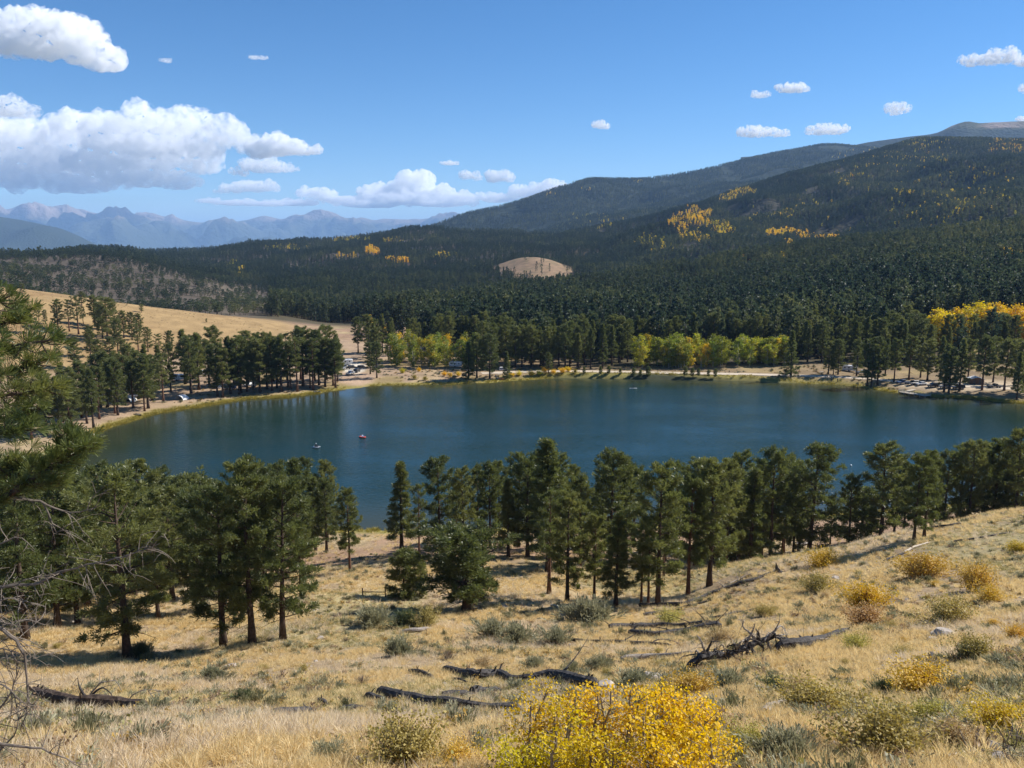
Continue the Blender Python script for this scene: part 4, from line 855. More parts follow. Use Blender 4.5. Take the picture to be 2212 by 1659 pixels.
# ------------------------------------------------------------------ the wood: everything too many to count
def far_pine_mesh(seed, H, Rm, nb=15, ncl=2, nt=2, K=4, L=1.0, W=0.26, shape='cone', c0=0.12, mat='needles_far'):
    J, V, F = pine_parts(seed, H=H, Rm=Rm, c0=c0, nb=nb, ncl=ncl, nt=nt, K=K, L=L, W=W, shape=shape, dead=0, trunk_r=0.16)
    A = Joiner(); T = np.array([[0, 0, 0], [0, 0, H * .5], [0, 0, H * .96]]); A.add(*tube_np(T, [0.2, 0.13, 0.03], 4, False), 1); A.add(V, F, 0)
    return A.mesh('far_pine', [M[mat], M['bark']])
FP = [far_pine_mesh(100 + k, 12, r, shape=sh, c0=c) for k, (r, sh, c) in enumerate([(1.7, 'cone', .10), (1.5, 'cone', .16), (1.9, 'round', .25), (1.35, 'cone', .12), (2.0, 'cone', .08), (1.7, 'round', .3)])]
FAR_PINES = protos('far_pine_kinds', FP)
SMALL = protos('small_pine_kinds', [far_pine_mesh(140 + k, 11, 2.3, nb=9, ncl=1, nt=2, K=3, L=1.5, W=0.5, c0=0.08) for k in range(4)])
FA = []
for k in range(4):
    J, V, F = aspen_parts(160 + k, H=10, Rm=2.0, n=170, size=0.85, c0=.25); A = Joiner(); A.add([(0, 0, 0), (.1, 0, 0), (0, 0, 8)], [(0, 1, 2)], 1); A.add(V, F, 0); FA.append(A.mesh('far_aspen', [M['aspen_far'], M['aspen_bark']]))
FAR_ASPENS = protos('far_aspen_kinds', FA)
# golden patches by where the photograph shows them: (column, row, half width, half height, share, hue)
GOLD = [(1490,478,40,24,.75,.72),(1550,498,36,14,.55,.5),(1505,512,26,18,.5,.6),(1475,500,14,22,.5,.7),(1690,508,46,9,.75,.72),(1520,470,26,10,.6,.7),(1768,512,52,10,.55,.8),(1700,530,12,10,.5,.85),(1600,418,30,9,.6,.55),(1575,430,20,8,.5,.6),(1860,360,60,60,.12,.5),(1980,340,90,50,.09,.5),(2060,440,120,70,.09,.5),(1770,470,90,50,.09,.5),(1960,420,60,70,.10,.48),(2190,320,50,20,.25,.75),(2120,410,70,50,.1,.5),
 (805,548,16,9,.8,.85),(748,558,26,4,.7,.75),(852,568,28,4,.75,.85),(850,525,34,8,.35,.45),(760,522,60,6,.4,.35),(620,540,60,6,.3,.35),(520,596,12,9,.5,.5),(500,575,14,8,.35,.4),(2190,576,46,12,.45,.6),(2030,562,14,7,.5,.75),(2035,575,8,6,.4,.6),(1270,408,20,5,.5,.6),(1190,422,14,4,.4,.5),(1380,395,16,4,.4,.5),(1485,520,60,18,.12,.5),(1430,530,50,20,.12,.4),(1280,480,60,16,.12,.4),(1660,470,50,26,.1,.5),(1150,628,14,6,.3,.7),(960,560,30,8,.15,.5),(1880,660,20,10,.2,.8),(1600,560,120,16,.015,.7),(1500,690,420,40,.006,.6)]
def gold_at(P, g):
    u, v = proj(P); p = np.zeros(len(P)); hue = np.full(len(P), .6)
    for (cu, cv, a, b, s, h) in GOLD:
        e = ((u - cu) / a) ** 2 + ((v - cv) / b) ** 2; q = s * (e < 0.9 + 1.7 * fbm(u / 16.0, v / 9.0, 3)); hue = np.where(q > p, h, hue); p = np.maximum(p, q)
    cl = sstep(-0.05, 0.2, fbm(P[:, 0] / 60, P[:, 1] / 60, 2)); p = np.where(p < 0.3, p * cl * 1.8, p)
    return g.random(len(P)) < p, np.clip(hue + g.normal(0, .14, len(P)), 0, 1)
def in_view(P, pad=560):
    u, v = proj(P); return (u > -pad) & (u < 2212 + pad) & (v < 1700)
gw = np.random.default_rng(91)
# a) valley floor and lower slopes
def band(Y0, Y1, dens):
    n = int(dens * 0.5 * 1.92 * (Y1 ** 2 - Y0 ** 2)); Y = np.sqrt(gw.uniform(Y0 ** 2, Y1 ** 2, n)); X = gw.uniform(-0.96, 0.96, n) * Y; return X, Y
XS, YS, DS = [], [], []
for Y0, Y1, d in [(395, 800, 0.046), (800, 1400, 0.036), (1400, 2700, 0.024)]:
    x, y = band(Y0, Y1, d); XS.append(x); YS.append(y)
X = np.concatenate(XS); Y = np.concatenate(YS); Z = height(X, Y); P = np.stack([X, Y, Z], 1); s = X / Y
keep = in_view(P)
golden_hill = (s < 0.02) & (Y < 600) & (X < -35 - (Y - 400) * 0.0); sc1 = (s < -0.30) & (Y < 1330)
keep &= ~((X < -75 - 0.42 * (Y - 560) + 70 * fbm(X / 40, Y / 40, 3)) & (Y < 660 + 60 * fbm(X / 50 + 7, Y / 50, 2))) ; keep &= ~((X < 10) & (Y < 425))
keep &= ~((s < 0) & (Y < 520) & (X < -60)) 
thin = (s < -0.29) & (Y < 1320); keep &= ~(thin & (gw.random(len(X)) > 0.30 + 0.35 * (Y > 1130)))
keep &= ~((clearing(X, Y) + 0.9 * fbm(X / 26, Y / 26, 3) < 0.95) & (Y < KNOB.y + 60) & (gw.random(len(X)) > 0.02))
keep &= ~((X > 20) & (Y < 424) & (X < 140))
keep &= ~((s > 0.45) & (Y > 408) & (Y < 462))
keep &= (seg_dist(X, Y, ROAD) > 8) & (lake_sd(X, Y) > 14)
keep &= ~((s > -0.2) & (s < 0.0) & (Y < 452) & (gw.random(len(X)) > 0.35))
keep &= fbm(X / 45, Y / 45, 3) > -0.30 - 0.15 * (Y > 1400)
keep &= ~((Y > 1000) & (s < 0.14) & (gw.random(len(X)) > 0.72))
FT = np.array(FARTREES)
P = P[keep]
near_ = P[:, 1] < 520
d2 = np.full(len(P), 1e9)
for x, y in FT: d2[near_] = np.minimum(d2[near_], (P[near_, 0] - x) ** 2 + (P[near_, 1] - y) ** 2)
P = P[d2 > 9]
gd, hue = gold_at(P, gw)
sz = gw.uniform(0.75, 1.35, len(P)); sz *= np.where((P[:, 0] / P[:, 1] < -0.29) & (P[:, 1] < 1320), 0.55, 1.0) * (1 + 0.42 * (1 - sstep(420, 900, P[:, 1])))
S = np.stack([sz, sz, sz * gw.uniform(0.9, 1.15, len(P))], 1)
scr = (P[:, 0] / P[:, 1] < -0.29) & (P[:, 1] < 1320); S[scr] *= np.array([1.7, 1.7, 0.85]); ix_ = np.where(scr, gw.choice([2, 5], len(P)), gw.integers(0, 6, len(P)))
scatter('forest', FAR_PINES, 6, P[~gd], S[~gd], gw, tint=np.clip(0.34 - 0.22 * sstep(950, 1100, P[~gd][:, 1]) * (1 - sstep(0.1, 0.2, P[~gd][:, 0] / P[~gd][:, 1])) + 0.75 * fbm(P[~gd][:, 0] / 70, P[~gd][:, 1] / 70, 3) + gw.normal(0, 0.2, (~gd).sum()), 0, 0.95), label='dense dark conifer forest covering the valley behind the lake', tilt=0.03, idx=ix_[~gd])
ga, gh, gs = [P[gd]], [hue[gd]], [sz[gd]]
# b) mountain sides
def on_grid(G, n, back=0.8):
    a = gw.uniform(0, G.shape[0] - 1.001, n); b = gw.uniform(0, (G.shape[1] - 1.001) * back, n); i = a.astype(int); j = b.astype(int); a = (a - i)[:, None]; b = (b - j)[:, None]
    A_ = np.linalg.norm(np.cross(G[i + 1, j] - G[i, j], G[i, j + 1] - G[i, j]), axis=1); m = gw.random(n) < A_ / np.percentile(A_, 95)
    Pp = (G[i, j] * (1 - a) + G[i + 1, j] * a) * (1 - b) + (G[i, j + 1] * (1 - a) + G[i + 1, j + 1] * a) * b
    return Pp[m]
PB = on_grid(G_B, 190000, 0.83); PB = PB[in_view(PB, 560)]; PB = PB[fbm(PB[:, 0] / 70, PB[:, 1] / 70, 3) > -0.44]
gd, hue = gold_at(PB, gw); sz = gw.uniform(0.7, 1.25, len(PB))
PC = on_grid(G_C, 150000, 0.78); PC = PC[in_view(PC, 560)]; PC = PC[fbm(PC[:, 0] / 160, PC[:, 1] / 160, 3) > -0.30]
gdc, huec = gold_at(PC, gw); szc = gw.uniform(0.9, 1.6, len(PC))
PM = np.concatenate([PB[~gd], PC[~gdc]]); SM = np.concatenate([sz[~gd], szc[~gdc]])
scatter('mountain_forest', SMALL, 4, PM, np.stack([SM] * 3, 1), gw, tint=np.clip(0.24 + 0.8 * fbm(PM[:, 0] / 110, PM[:, 1] / 110, 3) + gw.normal(0, 0.2, len(PM)), 0, 0.95), label='dark conifer forest clothing the mountain sides')
ga += [PB[gd], PC[gdc]]; gh += [hue[gd], huec[gdc]]; gs += [sz[gd], szc[gdc] * 1.1]
scatter('aspen_forest', FAR_ASPENS, 4, np.concatenate(ga), np.stack([np.concatenate(gs)] * 3, 1), gw, tint=np.concatenate(gh), label='golden and green aspen patches scattered over the far hillsides')
print('forest', len(P), len(PM), sum(map(len, ga)), 'near gold', n_)
# ------------------------------------------------------------------ the dry slope: grass, bushes, burnt timber, stones
M['straw'] = mat_leaf('dry_grass', [(0.58, 0.44, 0.225), (0.68, 0.54, 0.295), (0.78, 0.655, 0.40)], 0.42, spec=0.2, nscale=0.25)
M['straw_pale'] = mat_leaf('bleached_grass', [(0.54, 0.44, 0.31), (0.66, 0.55, 0.39), (0.78, 0.68, 0.50)], 0.42, spec=0.2, nscale=0.25)
M['straw_green'] = mat_leaf('olive_grass', [(0.20, 0.19, 0.08), (0.30, 0.27, 0.115), (0.42, 0.35, 0.16)], 0.4, spec=0.2, nscale=0.25)
M['sedge'] = mat_leaf('shore_sedge', [(0.22, 0.20, 0.045), (0.33, 0.27, 0.06), (0.42, 0.32, 0.08)], 0.3, nscale=0.25)
M['shrub'] = mat_leaf('shrub_leaves', [(0.62, 0.66, 0.62), (0.85, 0.86, 0.84), (1, 1, 1)], 0.3, objcol=True, nscale=1.5)
GRASS = [grass_mesh(1, M['straw'], 30, 0.34, 0.13), grass_mesh(2, M['straw'], 24, 0.26, 0.16, splay=0.55), grass_mesh(3, M['straw'], 34, 0.42, 0.12), grass_mesh(4, M['straw_pale'], 30, 0.46, 0.13, 0.007, 0.3), grass_mesh(5, M['straw_pale'], 26, 0.30, 0.16, 0.008, 0.5),
         grass_mesh(6, M['straw_green'], 30, 0.22, 0.16, 0.010, 0.6), grass_mesh(7, M['straw_green'], 22, 0.18, 0.18, 0.012, 0.8), grass_mesh(8, M['straw'], 18, 0.16, 0.18, 0.010, 0.9)]
GC = protos('grass_kinds', GRASS)
gg = np.random.default_rng(5)
def slope_pts(bands):
    X, Y = [], []
    for y0, y1, d in bands:
        n = int(d * 0.5 * 1.84 * (y1 ** 2 - y0 ** 2)); y = np.sqrt(gg.uniform(y0 ** 2, y1 ** 2, n)); X.append(gg.uniform(-0.92, 0.92, n) * y); Y.append(y)
    return np.concatenate(X), np.concatenate(Y)
X, Y = slope_pts([(7, 16, 60), (16, 30, 36), (30, 50, 19), (50, 80, 9.0), (80, 120, 4.0), (120, 166, 1.0)])
n1 = fbm(X / 5, Y / 5, 4); n2 = fbm(X / 18 + 40, Y / 18, 3); n3 = fbm(X / 9 - 30, Y / 9 + 11, 3)
m = (gg.random(len(X)) < 1.15 - 0.95 * sstep(0.05, 0.4, n1)) & (lake_sd(X, Y) > 2.5)
X, Y, n2, n3 = X[m], Y[m], n2[m], n3[m]; Z = height(X, Y); P = np.stack([X, Y, Z], 1)
idx = gg.choice([0, 1, 2, 7], len(X)); idx = np.where((n3 > 0.16) & (gg.random(len(X)) < 0.6), gg.choice([3, 4], len(X)), idx); idx = np.where((n2 > 0.10) & (gg.random(len(X)) < 0.6), gg.choice([5, 6, 7], len(X)), idx)
s = gg.uniform(0.55, 1.25, len(X)) * (1 + 0.5 * sstep(30, 110, Y)); S = np.stack([s, s, s * gg.uniform(0.7, 1.15, len(X))], 1)
scatter('dry_grass', GC, 8, P, S, gg, tilt=0.12, label='dry straw-coloured bunch grass covering the near slope', idx=idx)
# low scrub and stones between the tufts, too many to count
LOW = protos('low_scrub_kinds', [shrub_mesh(280 + k, mat_leaf('low_scrub', c, 0.3, nscale=1.5), M['twig'], 0.22, 0.20, 130, 0.045, 14, st, 0.2) for k, (c, st) in enumerate([([(0.20, 0.20, 0.12), (0.34, 0.32, 0.20)], 'spray'), ([(0.30, 0.20, 0.12), (0.46, 0.33, 0.20)], 'leaf'), ([(0.24, 0.23, 0.09), (0.42, 0.37, 0.13)], 'leaf'), ([(0.40, 0.27, 0.09), (0.56, 0.38, 0.12)], 'leaf'), ([(0.14, 0.14, 0.075), (0.26, 0.24, 0.13)], 'spray')])])
X, Y = slope_pts([(8, 30, 2.0), (30, 60, 1.25), (60, 115, 0.6), (115, 160, 0.25)]); cl = fbm(X / 6 + 9, Y / 6, 3); m = (cl > -0.12) & (lake_sd(X, Y) > 3); X, Y = X[m], Y[m]
s = gg.uniform(0.6, 2.2, len(X)) ** 1.15; scatter('low_scrub', LOW, 5, np.stack([X, Y, height(X, Y)], 1), np.stack([s, s, s * gg.uniform(.6, 1.2, len(X))], 1), gg, tilt=0.1, label='low grey-green and brown scrub scattered through the dry grass', idx=gg.choice(5, len(X), p=[.2, .28, .2, .2, .12]))
X = gg.uniform(-330, -40, 2600); Y = gg.uniform(320, 560, 2600); zz = height(X, Y); m = (zz > 5) & (fbm(X / 25, Y / 25, 3) > -0.05) & in_view(np.stack([X, Y, zz], 1)); X, Y, zz = X[m], Y[m], zz[m]; s = gg.uniform(0.8, 3.0, len(X))
scatter('hill_scrub', LOW, 5, np.stack([X, Y, zz], 1), np.stack([s, s, s * .7], 1), gg, label='sparse low scrub dotting the golden hill', idx=gg.choice([1, 2, 3], len(X)))
def pebble(seed):
    g = np.random.default_rng(seed); bm = bmesh.new(); bmesh.ops.create_icosphere(bm, subdivisions=1, radius=0.1)
    for v_ in bm.verts: v_.co *= float(g.uniform(0.7, 1.25)); v_.co.z *= 0.6
    me = bpy.data.meshes.new('stone'); bm.to_mesh(me); bm.free(); me.materials.append(M['rock']); return me
ST = protos('stone_kinds', [pebble(k) for k in range(5)])
X, Y = slope_pts([(8, 40, 0.7), (40, 110, 0.22)]); m = fbm(X / 5, Y / 5, 4) > -0.02; X, Y = X[m], Y[m]; s = gg.uniform(0.3, 1.5, len(X)) ** 1.6
scatter('stones', ST, 5, np.stack([X, Y, height(X, Y)], 1), np.stack([s] * 3, 1), gg, tilt=0.3, label='small pale stones lying in the grass')
# coarse grass of the golden hill and the sedge along the shore
SG = protos('sedge_kinds', [grass_mesh(20 + k, M['sedge'], 24, 0.75, 0.5, 0.03, 0.35) for k in range(3)])
t = gg.integers(0, len(LAKE), 9000); f = gg.random(9000)[:, None]; Q = LAKE[t] * (1 - f) + LAKE[(t + 1) % len(LAKE)] * f + gg.normal(0, 1.6, (9000, 2))
dsd = lake_sd(Q[:, 0], Q[:, 1]); q = (dsd > -0.8) & (dsd < 5) & ((Q[:, 1] < 330) | (gg.random(9000) < 0.45)); uq, vq = proj(np.stack([Q[:, 0], Q[:, 1], 0 * Q[:, 0]], 1)); q &= ~((uq > 745) & (uq < 800) & (Q[:, 1] > 300)); Q = Q[q]
scatter('shore_sedge', SG, 3, np.stack([Q[:, 0], Q[:, 1], height(Q[:, 0], Q[:, 1]) - 0.05], 1), np.stack([gg.uniform(0.5, 1.3, len(Q))] * 3, 1), gg, label='yellow-green sedge fringe at the water line')

# tufts and brush on the far banks
X = gg.uniform(-140, 330, 5200); Y = gg.uniform(300, 402, 5200); sd_ = lake_sd(X, Y); m = (sd_ > 2) & (sd_ < 34) & (seg_dist(X, Y, ROAD) > 3.6) & (fbm(X / 12, Y / 12, 3) > -0.08); uq, vq = proj(np.stack([X, Y, 0 * X + 1], 1)); m &= ~((uq > 735) & (uq < 815)) & ~((uq > 1930) & (sd_ > 9)); X, Y = X[m], Y[m]
s = gg.uniform(1.2, 4.2, len(X)); scatter('bank_scrub', LOW, 5, np.stack([X, Y, height(X, Y)], 1), np.stack([s, s, s * gg.uniform(.6, 1.1, len(X))], 1), gg, tilt=0.1, label='brown and olive scrub along the far bank')
SAGE = [shrub_mesh(200 + k, M['shrub'], M['twig'], 0.55, 0.55, 1100, 0.075, 40, 'spray', 0.2) for k in range(4)]
BRUSH = [shrub_mesh(220 + k, M['shrub'], M['twig'], 0.75, 0.85, 5200, 0.050, 60, 'leaf', 0.28) for k in range(4)]
TWIGB = [shrub_mesh(240 + k, M['shrub'], M['twig'], 0.6, 0.6, 160, 0.04, 70, 'leaf', 0.5) for k in range(3)]
BUNCH = [grass_mesh(260 + k, M['straw_pale'], 260, 0.62, 0.22, 0.006, 0.75) for k in range(2)]
TINT = {'sage': (0.34, 0.32, 0.20), 'green': (0.15, 0.17, 0.085), 'yellow': (0.74, 0.54, 0.085), 'orange': (0.70, 0.46, 0.12), 'red': (0.56, 0.35, 0.16), 'olive': (0.46, 0.36, 0.12), 'gold': (0.74, 0.49, 0.09), 'lime': (0.50, 0.44, 0.12), 'brown': (0.28, 0.19, 0.12), 'tan': (0.58, 0.43, 0.23)}
def bush(u, v, wpx, col, lab, kindm=None, grp='bushes on the dry slope', squash=1.0):
    b = ground_at(u, v, 9, 170)
    if b is None: return
    w = wpx * math.hypot(b.y, EYE - b.z) / 1805
    lib = kindm or (SAGE if col in ('sage', 'green') else (TWIGB if col == 'brown' else BRUSH)); mshr = lib[int(gg.integers(0, len(lib)))]
    r0 = {id(SAGE): 0.72, id(BRUSH): 0.95, id(TWIGB): 0.75, id(BUNCH): 0.55}.get(id(lib), 0.8); s = w / 2 / r0
    o = link('bunch_grass' if lib is BUNCH else 'shrub', mshr, loc=b, rot=(0, 0, gg.uniform(0, 6.28)), scale=(s * gg.uniform(.85, 1.2), s * gg.uniform(.8, 1.15), s * gg.uniform(0.75, 1.05) * squash)); o.color = (*TINT.get(col, (1, 1, 1)), 1)
    tag(o, lab, 'grass tuft' if lib is BUNCH else 'shrub', grp); return o
# bushes that stand out: (column, row of the foot, width, colour, label)
for u, v, w, c, lab in [
 (1871,1318,100,'gold','large round golden bush in the middle of the open slope'),(1990,1248,92,'orange','orange-gold bush on the slope below the pale broken log'),(2108,1275,95,'orange','big orange bush with a dark shaded foot near the right edge'),
 (1868,1352,95,'red','low reddish bush just below the large golden one'),(1765,1278,72,'olive','olive bush left of the large golden one'),(1776,1222,66,'gold','golden bush high on the slope under the twin pines\' long shadow'),
 (2199,1195,52,'yellow','bright yellow bush cut by the right edge'),(2050,1345,125,'olive','wide olive-orange bush behind the tan boulder'),(1848,1405,62,'lime','yellow-green bush beside the end of the long charred log'),
 (1985,1500,130,'gold','tall golden bush above the dark green one'),(1908,1502,54,'green','dark green bush at the tip of the white stick'),(1674,1494,48,'green','small dark green bush left of the white stick'),
 (1575,1492,72,'sage','grey-green sagebrush in front of the collapsed dead tree'),(1768,1545,150,'olive','broad yellow-olive bush over the grey log end'),(1905,1630,190,'olive','widest dark olive bush low in the right foreground'),
 (2160,1580,110,'yellow','yellow bush in the lower right corner'),(1618,1625,110,'lime','yellow-green bush leaning against the golden aspen'),(1490,1516,125,'orange','dense orange bush behind the golden aspen'),
 (2195,1385,60,'orange','orange bush at the right edge below the boulder'),(2105,1422,90,'olive','olive bush right of the short charred stump'),(990,1655,90,'gold','low orange-gold bush at the lower edge left of the aspen'),
 (880,1658,180,'olive','wide sprawling yellow-olive bush along the lower edge'),(1067,1376,62,'sage','left one of two big sagebrushes in the middle of the slope'),(1116,1388,68,'sage','right one of two big sagebrushes in the middle of the slope'),
 (1204,1390,66,'sage','sagebrush left of the thin charred log'),(1272,1345,84,'sage','large pale sagebrush in front of the narrow pine'),(804,1352,76,'sage','wide sagebrush below the little rail fence'),(880,1352,58,'green','dark sagebrush left of the olive one in front of the low wide pine'),
 (922,1348,62,'olive','olive sagebrush in front of the low wide pine'),(1044,1440,46,'tan','tan round bush above the long charred log'),(1155,1445,44,'sage','dark twiggy bush above the long charred log\'s middle'),(1237,1452,40,'sage','small twiggy bush above the long charred log\'s right end'),
 (1292,1448,52,'sage','pale bush above the boulder at the log\'s end'),(1372,1482,70,'sage','grey-green bush right of the grey boulder'),(860,1418,60,'sage','loose sagebrush left of the tan round bush'),(970,1425,50,'brown','brown twiggy bush near the tan round bush'),
 (306,1416,48,'green','dark sagebrush at the foot of the foremost pine'),(527,1515,42,'green','compact dark green bush alone in the straw'),(670,1498,48,'brown','reddish brown leafless bush left of the charred logs'),(457,1470,50,'sage','grey-green bush between the fallen log and the front pines'),
 (2010,1560,90,'lime','lime bush right of the tall golden bush'),(2070,1605,100,'tan','straw-coloured bush in the right foreground'),(707,1640,72,'sage','sagebrush at the lower edge left of centre'),(780,1478,46,'brown','dark brown bush left of the split log'),
 (1700,1640,120,'sage','grey bush between the aspen and the widest olive bush'),(2140,1300,60,'gold','gold bush right of the big orange one'),(1950,1420,50,'olive','olive bush on the open slope below the red one'),(1450,1345,60,'lime','yellow-green bush by the burnt timber'),
 (1650,1330,50,'olive','olive bush beside the thin charred log up the slope'),(1560,1390,56,'tan','tan bush behind the collapsed dead tree'),(1725,1500,60,'tan','tan clump right of the collapsed dead tree')]:
    bush(u, v, w * 1.38, c, lab, squash=0.9)
for u, v, w, lab in [(1070,1625,62,'round pale bunch grass tuft left of the aspen'),(814,1592,58,'round pale bunch grass tuft below the split log'),(1718,1615,86,'large round pale bunch grass tuft in the right foreground'),(700,1560,40,'pale bunch grass tuft by the short charred log'),(1650,1500,44,'pale bunch grass tuft below the collapsed tree'),(190,1555,60,'pale bunch grass tuft under the big fallen log'),(250,1560,60,'straw tuft at the tip of the big fallen log')]:
    bush(u, v, w, 'pale', lab, BUNCH, 'bunch grass tufts')
# lesser bushes, alike, strewn over the slope
for i in range(300):
    u = gg.uniform(-10, 2225) if i < 210 else gg.uniform(1420, 2225); v = gg.uniform(1180, 1655)
    lim = 1290 if u < 1400 else 1290 - (u - 1400) * 0.19
    if v < lim + 10: continue
    c = str(gg.choice(['sage', 'sage', 'brown', 'green', 'olive', 'olive', 'tan', 'tan', 'gold'] + (['orange', 'gold', 'olive', 'lime'] if u > 1400 else [])))
    nm = {'sage': 'small grey-green sagebrush', 'brown': 'small brown leafless bush', 'green': 'small dark green bush', 'olive': 'small olive bush', 'tan': 'small tan bush', 'gold': 'small golden bush', 'orange': 'small orange bush', 'lime': 'small yellow-green bush'}[c]
    bush(u, v, gg.uniform(14, 34 if u < 1420 else 46) * (0.6 + (v - 1180) / 480), c, nm + ' among many others strewn over the dry slope', grp=nm.replace('bush', 'bushes') + ' on the slope', squash=0.8)

# ------------------------------------------------------------------ burnt and fallen timber
def gpts(px, lift=0.0):
    return [ground_at(u, v, 9, 200) + Vector((0, 0, lift)) for u, v in px]
def wobble_path(pts, step, amp, g):
    P = resample(np.array([p[:] for p in pts]), step)
    n = len(P); P[1:-1] += np.cumsum(g.normal(0, amp, (n - 2, 3)), 0) * np.sin(np.linspace(0, math.pi, n - 2))[:, None] if n > 3 else 0
    return P
gl = np.random.default_rng(77)
def fallen_log(px, r0, r1, mat, lab, stubs=5, limbs=0, lift=0.95, name='fallen_log', grp='burnt and fallen timber', split=False):
    r0 *= 1.2; r1 *= 1.2; pts = gpts(px); P = wobble_path(pts, 0.3, 0.025, gl); n = len(P); rr = np.linspace(r0, r1, n) * (1 + 0.16 * np.interp(np.arange(n), np.linspace(0, n, 2 + n // 6), gl.normal(0, 1, 2 + n // 6))); rr[0] *= 0.75; rr[-1] *= 0.5
    P[:, 2] = height(P[:, 0], P[:, 1]) * 0.75 + P[:, 2] * 0.25 + rr * lift + 0.04
    e = empty(name, P[0]); o = P[0].copy()
    b = MB(); b.tube(P - o, rr, 10, True, 0.07); b.build('trunk', M[mat], e)
    for i in range(stubs):
        k = int(gl.integers(1, max(2, n - 1))); t = P[min(k + 1, n - 1)] - P[k]; t /= np.linalg.norm(t) + 1e-9; d = np.cross(t, gl.normal(0, 1, 3)); d[2] = abs(d[2]) + 0.5; d /= np.linalg.norm(d); l = gl.uniform(0.12, 0.45)
        s = MB(); s.tube([P[k] - o, P[k] - o + d * (rr[k] + l * .6), P[k] - o + d * (rr[k] + l) + t * l * .3], [rr[k] * .28, rr[k] * .16, 0.008], 5); s.build('stub', M[mat], e)
    for i in range(limbs):
        k = int(gl.integers(1, max(2, n - 1))); d = gl.normal(0, 1, 3); d[2] = abs(d[2]) * 0.8 + 0.25; d /= np.linalg.norm(d); l = gl.uniform(0.8, 2.2); a = gl.normal(0, 0.5, 3)
        q = [P[k] - o + d * l * t + a * l * t * t - np.array([0, 0, 0.35 * l * t * t]) for t in np.linspace(0, 1, 7)]
        s = MB(); s.tube(q, np.linspace(0.060, 0.010, 7), 5, False)
        for j in range(3):
            q0 = q[int(gl.integers(2, 6))]; d2 = gl.normal(0, 1, 3) * 0.35; s.tube([q0, q0 + d2 * .6, q0 + d2 + [0, 0, -.06]], [0.016, 0.011, 0.004], 4, False)
        s.build('limb', M[mat if gl.random() < 0.6 else 'deadwood'], e)
    tag(e, lab, 'log', grp); return e
fallen_log([(820,1503),(860,1512),(900,1519),(960,1527),(1040,1533),(1125,1537)], 0.27, 0.16, 'char', 'curved charred log with a pointed raised end, in front of the aspen', 3, lift=0.8)
fallen_log([(792,1508),(812,1514),(832,1520)], 0.16, 0.12, 'char', 'short charred piece at the pointed end of the curved log', 1)
fallen_log([(960,1450),(1000,1462),(1040,1466),(1075,1464),(1110,1473),(1150,1472),(1190,1470),(1230,1476),(1270,1487),(1290,1492)], 0.20, 0.30, 'char', 'long winding charred log with upright stubs ending at the grey boulder', 9, 2, lift=0.8)
fallen_log([(884,1452),(910,1456),(936,1470)], 0.14, 0.08, 'char', 'short forked charred branch left of the long winding log', 3)
fallen_log([(975,1468),(1010,1477),(1045,1480)], 0.07, 0.03, 'char', 'thin charred branch under the long winding log', 1)
fallen_log([(956,1506),(990,1506),(1022,1505)], 0.12, 0.13, 'char', 'left half of the broken charred log between the two long ones', 1)
fallen_log([(1020,1502),(1050,1499),(1082,1494)], 0.18, 0.12, 'char', 'right half of the broken charred log between the two long ones', 2)
fallen_log([(592,1548),(630,1546),(680,1541)], 0.18, 0.16, 'char', 'short straight charred log left of the curved one', 1)
fallen_log([(690,1520),(708,1526)], 0.14, 0.10, 'char', 'charred stump piece above the short straight log', 1)
fallen_log([(740,1536),(770,1535),(795,1533)], 0.13, 0.07, 'char', 'flat charred slab beside the curved log', 0)
fallen_log([(430,1556),(455,1547),(482,1538)], 0.07, 0.03, 'char', 'thin dark branch on the straw left of the white debris', 2)
fallen_log([(500,1566),(530,1560),(565,1552)], 0.11, 0.07, 'palewood', 'bleached broken log among dark debris', 3, 1)
fallen_log([(488,1580),(520,1572),(548,1566)], 0.08, 0.05, 'palewood', 'second bleached stick under the bleached broken log', 1)
fallen_log([(70,1507),(110,1514),(150,1522),(200,1529),(250,1533),(315,1538)], 0.26, 0.20, 'bark', 'big splintered fallen log with arching bare limbs in the left foreground', 4, 0, lift=0.9)
fallen_log([(1235,1386),(1290,1389),(1330,1391),(1390,1394),(1450,1396)], 0.13, 0.10, 'char', 'long thin charred log left of the collapsed dead tree', 6, 3)
fallen_log([(1316,1358),(1370,1358),(1420,1356),(1480,1356),(1550,1350)], 0.20, 0.15, 'char', 'charred trunk lying across the slope under the narrow pine', 6, 9)
fallen_log([(1360,1372),(1420,1376),(1480,1368),(1558,1356)], 0.22, 0.24, 'char', 'thick burnt trunk lying along the charred one', 5, 10)
fallen_log([(1510,1343),(1560,1335),(1600,1325),(1645,1314)], 0.12, 0.07, 'char', 'thin charred log running up the slope from the burnt trunks', 4, 1)
fallen_log([(1342,1428),(1400,1424),(1450,1420),(1500,1414)], 0.13, 0.11, 'deadwood', 'grey bleached log with two upright snags left of the collapsed tree', 3, 0)
fallen_log([(1380,1310),(1430,1312),(1475,1308),(1541,1284),(1621,1258),(1681,1234)], 0.20, 0.10, 'char', 'longest charred log running up the slope from the dominant pine', 8, 8)
fallen_log([(1390,1330),(1450,1322),(1520,1302),(1560,1290)], 0.13, 0.08, 'char', 'burnt log just below the longest one', 4, 5)
fallen_log([(1560,1270),(1600,1252),(1640,1236)], 0.09, 0.05, 'deadwood', 'grey pole leaning among brush above the longest log', 3, 2)
fallen_log([(1678,1412),(1720,1404),(1760,1392),(1800,1379),(1838,1368)], 0.24, 0.15, 'char', 'straight thick charred log right of the collapsed dead tree', 4, 1)
fallen_log([(1910,1214),(1930,1206),(1954,1196)], 0.10, 0.09, 'char', 'dark lower half of the broken log below the twin pines', 1)
